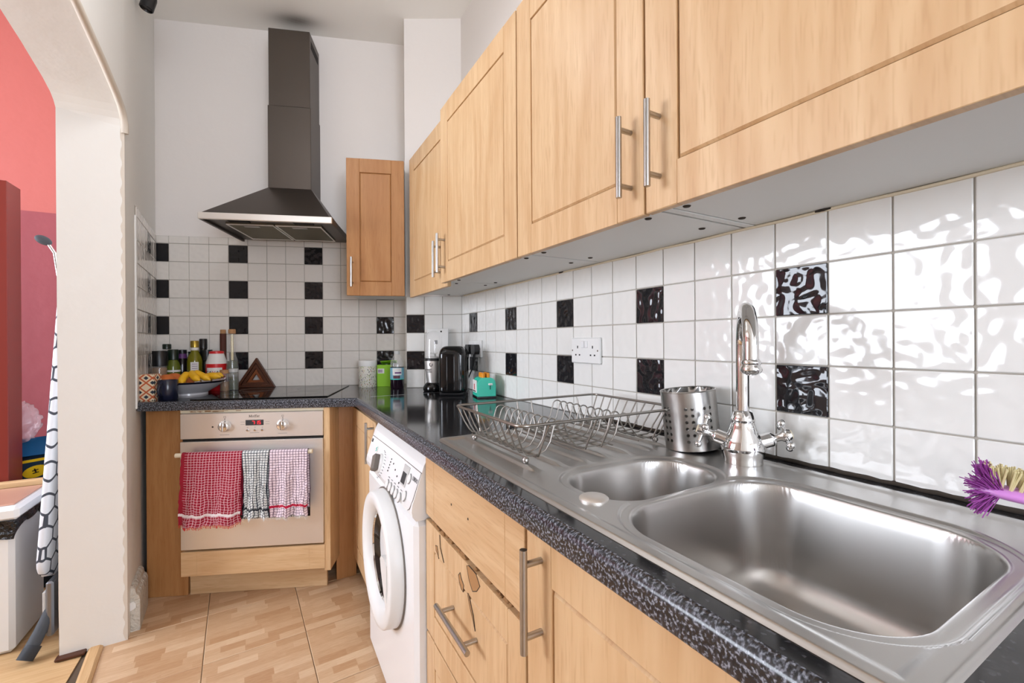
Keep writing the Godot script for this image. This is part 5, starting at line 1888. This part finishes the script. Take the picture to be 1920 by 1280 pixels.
# ---------------------------------------------------------------- appliances in the right-hand corner
func corner_things() -> void:
	# chopping board against the pillar
	var o := thing("chopping_board", "white chopping board with a hanging hole, propped on the tiles behind the blender", "chopping board", Vector3(0.18, WT, 0.05), PILLAR)
	var T := Transform3D(Basis(Vector3.RIGHT, -0.12), Vector3(0.122, WT, 0.062))
	var b := mb(T)
	b.box(Vector3(0, 0, 0), Vector3(0.117, 0.325, 0.009), 0.002)
	part(o, "board", b, M.white_plastic)
	b = mb(T * Transform3D(Basis(Vector3.RIGHT, PI / 2), Vector3(0.078, 0.309, 0.009)))
	b.lathe([Vector2(0.0048, -0.0005), Vector2(0.0048, 0.0004), Vector2(0, 0.0005)], WORLD, 12)
	part(o, "hole", b, M.dark_gap)
	# blender
	var c := Vector3(0.756, WT, -2.165)
	o = thing("blender", "silver and black blender base with upturned clear cup", "blender", c, WORLD)
	turned(o, "base", [Vector2(0, 0), Vector2(0.052, 0), Vector2(0.056, 0.006), Vector2(0.055, 0.022), Vector2(0.046, 0.036), Vector2(0.037, 0.044)], M.black_gloss)
	turned(o, "motor_housing", [Vector2(0.036, 0.042), Vector2(0.040, 0.07), Vector2(0.046, 0.11), Vector2(0.048, 0.155)], M.brushed)
	turned(o, "collar", [Vector2(0.0485, 0.155), Vector2(0.0495, 0.156), Vector2(0.0495, 0.165), Vector2(0.047, 0.168), Vector2(0, 0.168)], M.black_plastic)
	turned(o, "cup", [Vector2(0.045, 0.168), Vector2(0.044, 0.178), Vector2(0.0425, 0.25), Vector2(0.04, 0.28), Vector2(0.03, 0.30), Vector2(0.012, 0.308), Vector2(0, 0.309)], M.clear_plastic)
	turned(o, "blade_base", [Vector2(0, 0.168), Vector2(0.042, 0.169), Vector2(0.042, 0.176), Vector2(0.012, 0.178), Vector2(0.01, 0.19), Vector2(0, 0.192)], M.light_grey)
	b = MB.new()
	for k in 4:
		var f := PI / 2 * k + 0.4
		b.tube([Vector3(0, 0.19, 0), Vector3(0.02 * cos(f), 0.195 + 0.004 * (k % 2), 0.02 * sin(f))], 0.0018, 5)
	part(o, "blade", b, M.chrome)
	var view := Vector3(-0.36, 0, 0.93)
	var n0 := Vector3(-0.62, 0, 0.785).normalized()
	var r0 := Vector3(n0.z, 0, -n0.x)
	cx = WORLD
	b = MB.new()
	var ring := []
	for k in 20:
		var f := PI * 0.2 + TAU * 0.8 * k / 19.0 + PI / 2 - PI * 0.1
		ring.append(n0 * 0.0475 + r0 * 0.0075 * cos(f) + Vector3(0, 0.137 + 0.0085 * sin(f), 0))
	b.tube(ring, 0.0016, 6)
	part(o, "emblem", b, M.dark_print)
	lettering(o, "lettering", "magic", 0.0095, Transform3D(Basis(r0, Vector3.UP, n0), n0 * 0.0475 - r0 * 0.013 + Vector3(0, 0.112, 0)), M.dark_print)
	lettering(o, "lettering", "bullet", 0.0075, Transform3D(Basis(r0, Vector3.UP, n0), n0 * 0.047 - r0 * 0.009 + Vector3(0, 0.100, 0)), M.dark_print)
	b = MB.new()
	b.box(Vector3(-0.008, -0.01, -0.0005), Vector3(0.008, 0.01, 0.0005), 0.0)
	var st := part(o, "sticker", b, M.grey_print)
	st.transform = Transform3D(Basis(r0, Vector3.UP, n0), r0 * 0.024 + n0 * 0.036 + Vector3(0, 0.25, 0))
	# glossy black appliance
	c = Vector3(0.795, WT, -1.985)
	var F := Transform3D(Basis(Vector3(0.871, 0, 0.49), Vector3.UP, Vector3(-0.49, 0, 0.871)), Vector3.ZERO)
	var cl: Vector3 = F.affine_inverse() * c
	o = thing("toaster", "glossy black rounded toaster standing end-on between blender and toy toaster", "toaster", cl, F)
	b = mb()
	b.uo = Vector2.ZERO
	b.grid(64, 26, func(u, v):
		var a: float = -TAU * u
		var e := 0.42
		var ca := signf(cos(a)) * pow(absf(cos(a)), e)
		var sa := signf(sin(a)) * pow(absf(sin(a)), e)
		var y: float
		var k: float
		if v < 0.1:
			y = lerpf(0.012, 0.02, v / 0.1); k = lerpf(0.93, 1.0, v / 0.1)
		elif v < 0.6:
			y = lerpf(0.02, 0.185, (v - 0.1) / 0.5); k = 1.0
		else:
			var f: float = (v - 0.6) / 0.4 * PI / 2
			y = 0.185 + 0.047 * sin(f); k = 0.5 + 0.5 * cos(f) if v < 0.99 else 0.0
		return cl + Vector3(0.066 * ca * k, y, 0.09 * sa * k), true)
	part(o, "shell", b, M.black_gloss)
	b = mb()
	b.box(cl + Vector3(-0.06, 0, -0.082), cl + Vector3(0.06, 0.018, 0.082), 0.006)
	part(o, "foot_plate", b, M.black_plastic)
	for x in [-0.022, 0.012, 0.035]:
		b = mb()
		b.tube([cl + Vector3(x, 0.03, 0.0885), cl + Vector3(x, 0.18, 0.0885), cl + Vector3(x * 0.95, 0.21, 0.078), cl + Vector3(x * 0.9, 0.222, 0.06)], 0.0022, 8)
		part(o, "ridge", b, M.black_gloss)
	# toy toaster
	c = Vector3(0.868, WT, -1.80)
	F = Transform3D(Basis(Vector3.UP, -0.22), Vector3.ZERO)
	cl = F.affine_inverse() * c
	o = thing("toy_toaster", "turquoise and white toy toaster in front of the plugs", "toy", cl, F)
	var outline := [Vector2(-0.042, 0.006), Vector2(0.042, 0.006), Vector2(0.0425, 0.055), Vector2(0.039, 0.075), Vector2(0.030, 0.086), Vector2(0.018, 0.090), Vector2(-0.018, 0.090), Vector2(-0.030, 0.086), Vector2(-0.039, 0.075), Vector2(-0.0425, 0.055)]
	b = mb(Transform3D(Basis.IDENTITY, cl))
	b.prism(outline, -0.055, 0.045)
	var body := part(o, "body", b, M.turquoise)
	b = mb(Transform3D(Basis.IDENTITY, cl))
	b.prism(outline.map(func(p): return Vector2(p.x * 0.9, 0.008 + (p.y - 0.006) * 0.92)), 0.045, 0.05)
	part(o, "front", b, M.turquoise)
	b = mb(Transform3D(Basis.IDENTITY, cl))
	b.box(Vector3(-0.0445, 0.022, -0.05), Vector3(-0.041, 0.078, 0.03), 0.0015)
	var pan := part(o, "side_panel", b, M.label_white, "white side panel")
	bxp(pan, "print", cl + Vector3(-0.0452, 0.035, -0.018), cl + Vector3(-0.0443, 0.06, -0.004), M.salt_red, 0.0)
	bxp(pan, "print", cl + Vector3(-0.0452, 0.026, -0.04), cl + Vector3(-0.0443, 0.031, 0.02), M.dark_print, 0.0)
	b = mb(Transform3D(Basis.IDENTITY, cl))
	b.box(Vector3(-0.044, 0, -0.057), Vector3(0.044, 0.007, 0.05), 0.002)
	part(o, "base", b, M.black_plastic)
	b = mb(Transform3D(Basis.IDENTITY, cl))
	b.box(Vector3(0.006, 0.057, 0.047), Vector3(0.024, 0.066, 0.06), 0.002)
	part(o, "lever", b, M.label_white)
	b = mb(Transform3D(Basis.IDENTITY, cl))
	b.box(Vector3(0.0135, 0.038, 0.0495), Vector3(0.0165, 0.058, 0.0507), 0.0)
	part(o, "slot", b, M.dark_gap)
	for k in 2:
		b = mb(Transform3D(Basis.IDENTITY, cl))
		var x := -0.017 + 0.022 * k
		b.box(Vector3(x, 0.075, -0.045), Vector3(x + 0.013, 0.110, 0.03), 0.003)
		part(o, "toast_slice", b, M.orange_toast)
	# plugs and flexes at the far socket
	for k in 2:
		var x := 0.155 + 0.075 * k
		o = thing("plug", ["black plug nearest the corner in the far wall socket", "black plug further from the corner in the far wall socket"][k], "plug", Vector3(x, 1.105, 0.016), RIGHT, "plugs in the far socket")
		b = mb()
		b.prism([Vector2(x - 0.016, 1.085), Vector2(x + 0.016, 1.085), Vector2(x + 0.023, 1.098), Vector2(x + 0.024, 1.122), Vector2(x + 0.016, 1.134), Vector2(x - 0.016, 1.134), Vector2(x - 0.024, 1.122), Vector2(x - 0.023, 1.098)], 0.016, 0.044)
		part(o, "plug_body", b, M.black_plastic)
		b = mb()
		b.tube([Vector3(x, 1.088, 0.035), Vector3(x - 0.003, 1.068, 0.036), Vector3(x - 0.006, 1.045, 0.038)], 0.0068, 8, false, 0.0045)
		part(o, "flex_guard", b, M.black_plastic)
		b = mb()
		b.tube([Vector3(x - 0.006, 1.05, 0.038), Vector3(x - 0.014, 1.01, 0.042), Vector3(x - 0.035, 0.965, 0.052), Vector3(x - 0.06 - 0.01 * k, 0.925, 0.065), Vector3(x - 0.08 - 0.02 * k, WT + 0.0045, 0.078), Vector3(x - 0.10, WT + 0.0045, 0.085)], 0.0035, 8)
		part(o, "flex", b, M.black_plastic)


# ---------------------------------------------------------------- seen through the opening on the left
func red_room() -> void:
	# bin
	var o := thing("kitchen_bin", "tall white plastic bin with black liner and lid, left of the doorway", "bin", Vector3(-1.0, 0, -2.47), WORLD)
	var b := mb()
	b.box(Vector3(-1.20, 0, -2.60), Vector3(-0.825, 0.49, -2.335), 0.014)
	part(o, "tub", b, M.white_plastic)
	b = mb()
	b.grid(60, 8, func(u, v):
		var t: float = u
		var p: Vector3
		# over the rim, round the front and right sides
		if t < 0.55:
			p = Vector3(lerpf(-1.22, -0.814, t / 0.55), 0, -2.322)
		else:
			p = Vector3(-0.814, 0, lerpf(-2.322, -2.61, (t - 0.55) / 0.45))
		var low := 0.445 + 0.022 * sin(t * 9.0 + 1.0) + 0.010 * sin(t * 31.0) - 0.02 * smoothstep(0.4, 0.0, t)
		p.y = lerpf(low, 0.50, v)
		var wob: float = 0.004 * sin(t * 40.0 + v * 6.0) - 0.005 * (1.0 - v)
		p += Vector3(0, 0, wob) if t < 0.55 else Vector3(wob, 0, 0)
		return p)
	part(o, "bin_liner", b, M.bin_bag)
	b = mb()
	b.box(Vector3(-1.225, 0.497, -2.625), Vector3(-0.805, 0.548, -2.315), 0.012)
	var lid := part(o, "lid", b, M.white_plastic)
	bxp(lid, "lid_top", Vector3(-1.205, 0.547, -2.605), Vector3(-0.825, 0.553, -2.345), mat("lid_red_reflection", c8(196, 150, 128), 0.25), 0.004)  # reflection of the red room put into the colour of the lid
	bxp(lid, "hinge_bar", Vector3(-1.2, 0.546, -2.66), Vector3(-0.80, 0.572, -2.627), M.pale_wood, 0.004, true)
	# red-brown cupboard behind the bin
	o = thing("cupboard", "tall plain red-brown cupboard side behind the bin", "cupboard", Vector3(-1.2, 0, -2.72), WORLD)
	bxp(o, "carcass", Vector3(-1.5, 0, -2.79), Vector3(-0.955, 1.845, -2.668), M.red_cabinet, 0.002)
	# sack of pet food with printed label
	o = thing("food_sack", "blue and navy printed sack with orange patch and yellow oval label", "sack", Vector3(-1.0, 0, -3.05), WORLD)
	b = mb()
	b.uo = Vector2.ZERO
	b.grid(40, 24, func(u, v):
		var a: float = -TAU * u
		var e := 0.55
		var ca := signf(cos(a)) * pow(absf(cos(a)), e)
		var sa := signf(sin(a)) * pow(absf(sin(a)), e)
		var k := 1.0 if v < 0.7 else lerpf(1.0, 0.35, (v - 0.7) / 0.3)
		return Vector3(-1.02 + 0.20 * ca * (1.0 if v < 0.7 else lerpf(1.0, 0.9, (v - 0.7) / 0.3)) + 0.006 * sin(v * 21 + u * 30), v * 0.645 + 0.012 * sin(u * 17) * v, -3.0 + 0.11 * sa * k + 0.006 * sin(v * 17 + u * 25)), true)
	part(o, "bag", b, M.navy_sack)
	b = mb()
	b.grid(20, 6, func(u, v): return Vector3(lerpf(-1.20, -0.84, u), lerpf(0.60, 0.68, v) + 0.03 * u, -2.93 - 0.03 * v + 0.01 * sin(u * 8)))
	b.grid(20, 6, func(u, v): return Vector3(lerpf(-0.84, -1.20, u), lerpf(0.60, 0.68, v) + 0.03 * (1 - u), -2.945 - 0.03 * v + 0.01 * sin((1 - u) * 8)))
	part(o, "folded_top", b, M.blue_sack, "bright blue folded top")
	b = mb(Transform3D(Basis(Vector3(0, 0, 1), 0.3), Vector3(-0.945, 0.553, -2.888)))
	var ov := []
	for k in 24:
		ov.append(Vector2(0.045 * cos(TAU * k / 24), 0.027 * sin(TAU * k / 24)))
	b.prism(ov, 0, 0.002)
	var yl := part(o, "label", b, M.sack_yellow, "yellow oval label")
	b = mb(Transform3D(Basis(Vector3(0, 0, 1), 0.3), Vector3(-0.945, 0.553, -2.886)))
	b.box(Vector3(-0.012, -0.008, 0), Vector3(0.01, -0.004, 0.001), 0.0)
	b.box(Vector3(-0.002, -0.004, 0), Vector3(0.003, 0.014, 0.001), 0.0)
	b.box(Vector3(-0.01, 0.004, 0), Vector3(0.012, 0.008, 0.001), 0.0)
	part(yl, "print", b, M.black_plastic).set_meta("kind", "stuff")
	b = mb(Transform3D(Basis(Vector3(0, 0, 1), -0.3), Vector3(-1.035, 0.55, -2.888)))
	b.prism(ov.map(func(p): return Vector2(p.x * 0.8, p.y * 2.0)), 0, 0.0015)
	part(o, "patch", b, M.sack_orange, "orange patch")
	b = mb(Transform3D(Basis(Vector3(0, 0, 1), 0.12), Vector3(-0.96, 0.597, -2.893)))
	b.box(Vector3(-0.08, 0, 0), Vector3(0.11, 0.012, 0.002), 0.0)
	part(o, "stripe", b, M.sack_yellow, "thin yellow stripe")
	# crumpled pink carrier bag on the sack
	o = thing("carrier_bag", "crumpled see-through pink plastic bag above the blue sack", "plastic bag", Vector3(-1.03, 0.68, -2.98), WORLD)
	var n := FastNoiseLite.new()
	n.seed = 6
	n.frequency = 1.0
	b = mb()
	b.grid(40, 26, func(u, v):
		var a: float = -TAU * u
		var f: float = PI * (v - 0.5)
		var d := Vector3(cos(a) * cos(f), sin(f), sin(a) * cos(f))
		var k := 1.0 + 0.30 * n.get_noise_3d(d.x * 2.2, d.y * 2.2, d.z * 2.2) + 0.12 * n.get_noise_3d(d.x * 7, d.y * 7, d.z * 7)
		return Vector3(-1.045, 0.775, -2.98) + d * Vector3(0.085, 0.098, 0.05) * k, true)
	part(o, "film", b, M.cloudy_plastic)
	# ironing board stood on end
	o = thing("ironing_board", "upright ironing board with white and grey hexagon cover beside the jamb", "ironing board", Vector3(-0.71, 0, -2.42), WORLD)
	var T := Transform3D(Basis(Vector3(0, 0, 1), -0.050), Vector3(-0.748, 0.235, -2.475))
	b = mb(T)
	b.uo = Vector2.ZERO
	var nose := func(v: float) -> float:     # half width along z at height v (0..1)
		var w := lerpf(0.185, 0.12, v)
		if v > 0.8:
			w *= sqrt(maxf(0.0, 1.0 - pow((v - 0.8) / 0.2, 2)))
		if v < 0.07:
			w *= sqrt(maxf(0.0, 1.0 - pow((0.07 - v) / 0.07, 2)) * 0.85 + 0.15)
		return maxf(w, 0.01)
	var H := 1.42
	var prof := [Vector2(0.5, -1), Vector2(0.85, -0.9), Vector2(1, -0.5), Vector2(1, 0), Vector2(1, 0.5), Vector2(0.85, 0.9), Vector2(0.5, 1)]
	var slab := func(u: float, v: float) -> Vector3:
		var w: float = nose.call(v)
		# closed section: z across, x through the thickness
		var a: float = TAU * u
		var z := signf(cos(a)) * pow(absf(cos(a)), 0.35)
		var x := signf(sin(a)) * pow(absf(sin(a)), 0.6)
		return Vector3(0.017 * x, v * H, w * z)
	# texture laid in metres round the section
	var NU := 48
	var NV := 60
	b.group += 1
	b.st.set_smooth_group(b.group)
	for j in NV:
		for i in NU:
			var Q := []
			for q in [[i, j], [i + 1, j], [i + 1, j + 1], [i, j + 1]]:
				var p: Vector3 = slab.call(float(q[0]) / NU, float(q[1]) / NV)
				Q.append([p, Vector2(p.z * 1.0 + (p.x * 1.0 if absf(p.z) > 0.05 else 0.0), p.y)])
			for t in [[0, 1, 2], [0, 2, 3]]:
				for s in t:
					b.vt(Q[s][0], Q[s][1])
	part(o, "padded_top", b, M.hex_cloth)
	b = mb()
	b.box(Vector3(-0.722, 0.055, -2.40), Vector3(-0.700, 0.26, -2.275), 0.006)
	part(o, "leg", b, M.grey_metal)
	b = mb()
	b.box(Vector3(-0.735, 0.08, -2.36), Vector3(-0.724, 0.22, -2.29), 0.003)
	part(o, "leg", b, M.light_grey)
	b = mb()
	b.tube([Vector3(-0.715, 0.15, -2.30), Vector3(-0.735, 0.085, -2.27), Vector3(-0.757, 0.026, -2.235)], 0.017, 14, false, 0.022)
	part(o, "foot", b, M.rubber)
	b = mb()
	b.tube([Vector3(-0.745, 0.05, -2.252), Vector3(-0.762, 0.014, -2.228)], 0.024, 14)
	part(o, "foot_cap", b, mat("rubber_dark", c8(44, 48, 54), 0.7))
	# club head above, sticking out from behind the jamb
	o = thing("golf_club", "dark grey oval club head on a chrome shaft, poking out past the jamb", "club", Vector3(-0.674, 0, -2.25), WORLD)
	b = mb(Transform3D(Basis(Vector3(0, 0, 1), -0.5), Vector3(-0.717, 1.535, -2.265)))
	b.ball(Vector3.ZERO, Vector3(0.026, 0.016, 0.012), 20)
	part(o, "club_head", b, M.rubber)
	b = mb()
	b.tube([Vector3(-0.705, 1.524, -2.266), Vector3(-0.686, 1.49, -2.262), Vector3(-0.675, 1.40, -2.258), Vector3(-0.674, 0.9, -2.256), Vector3(-0.674, 0.001, -2.25)], 0.005, 10)
	part(o, "shaft", b, M.chrome)
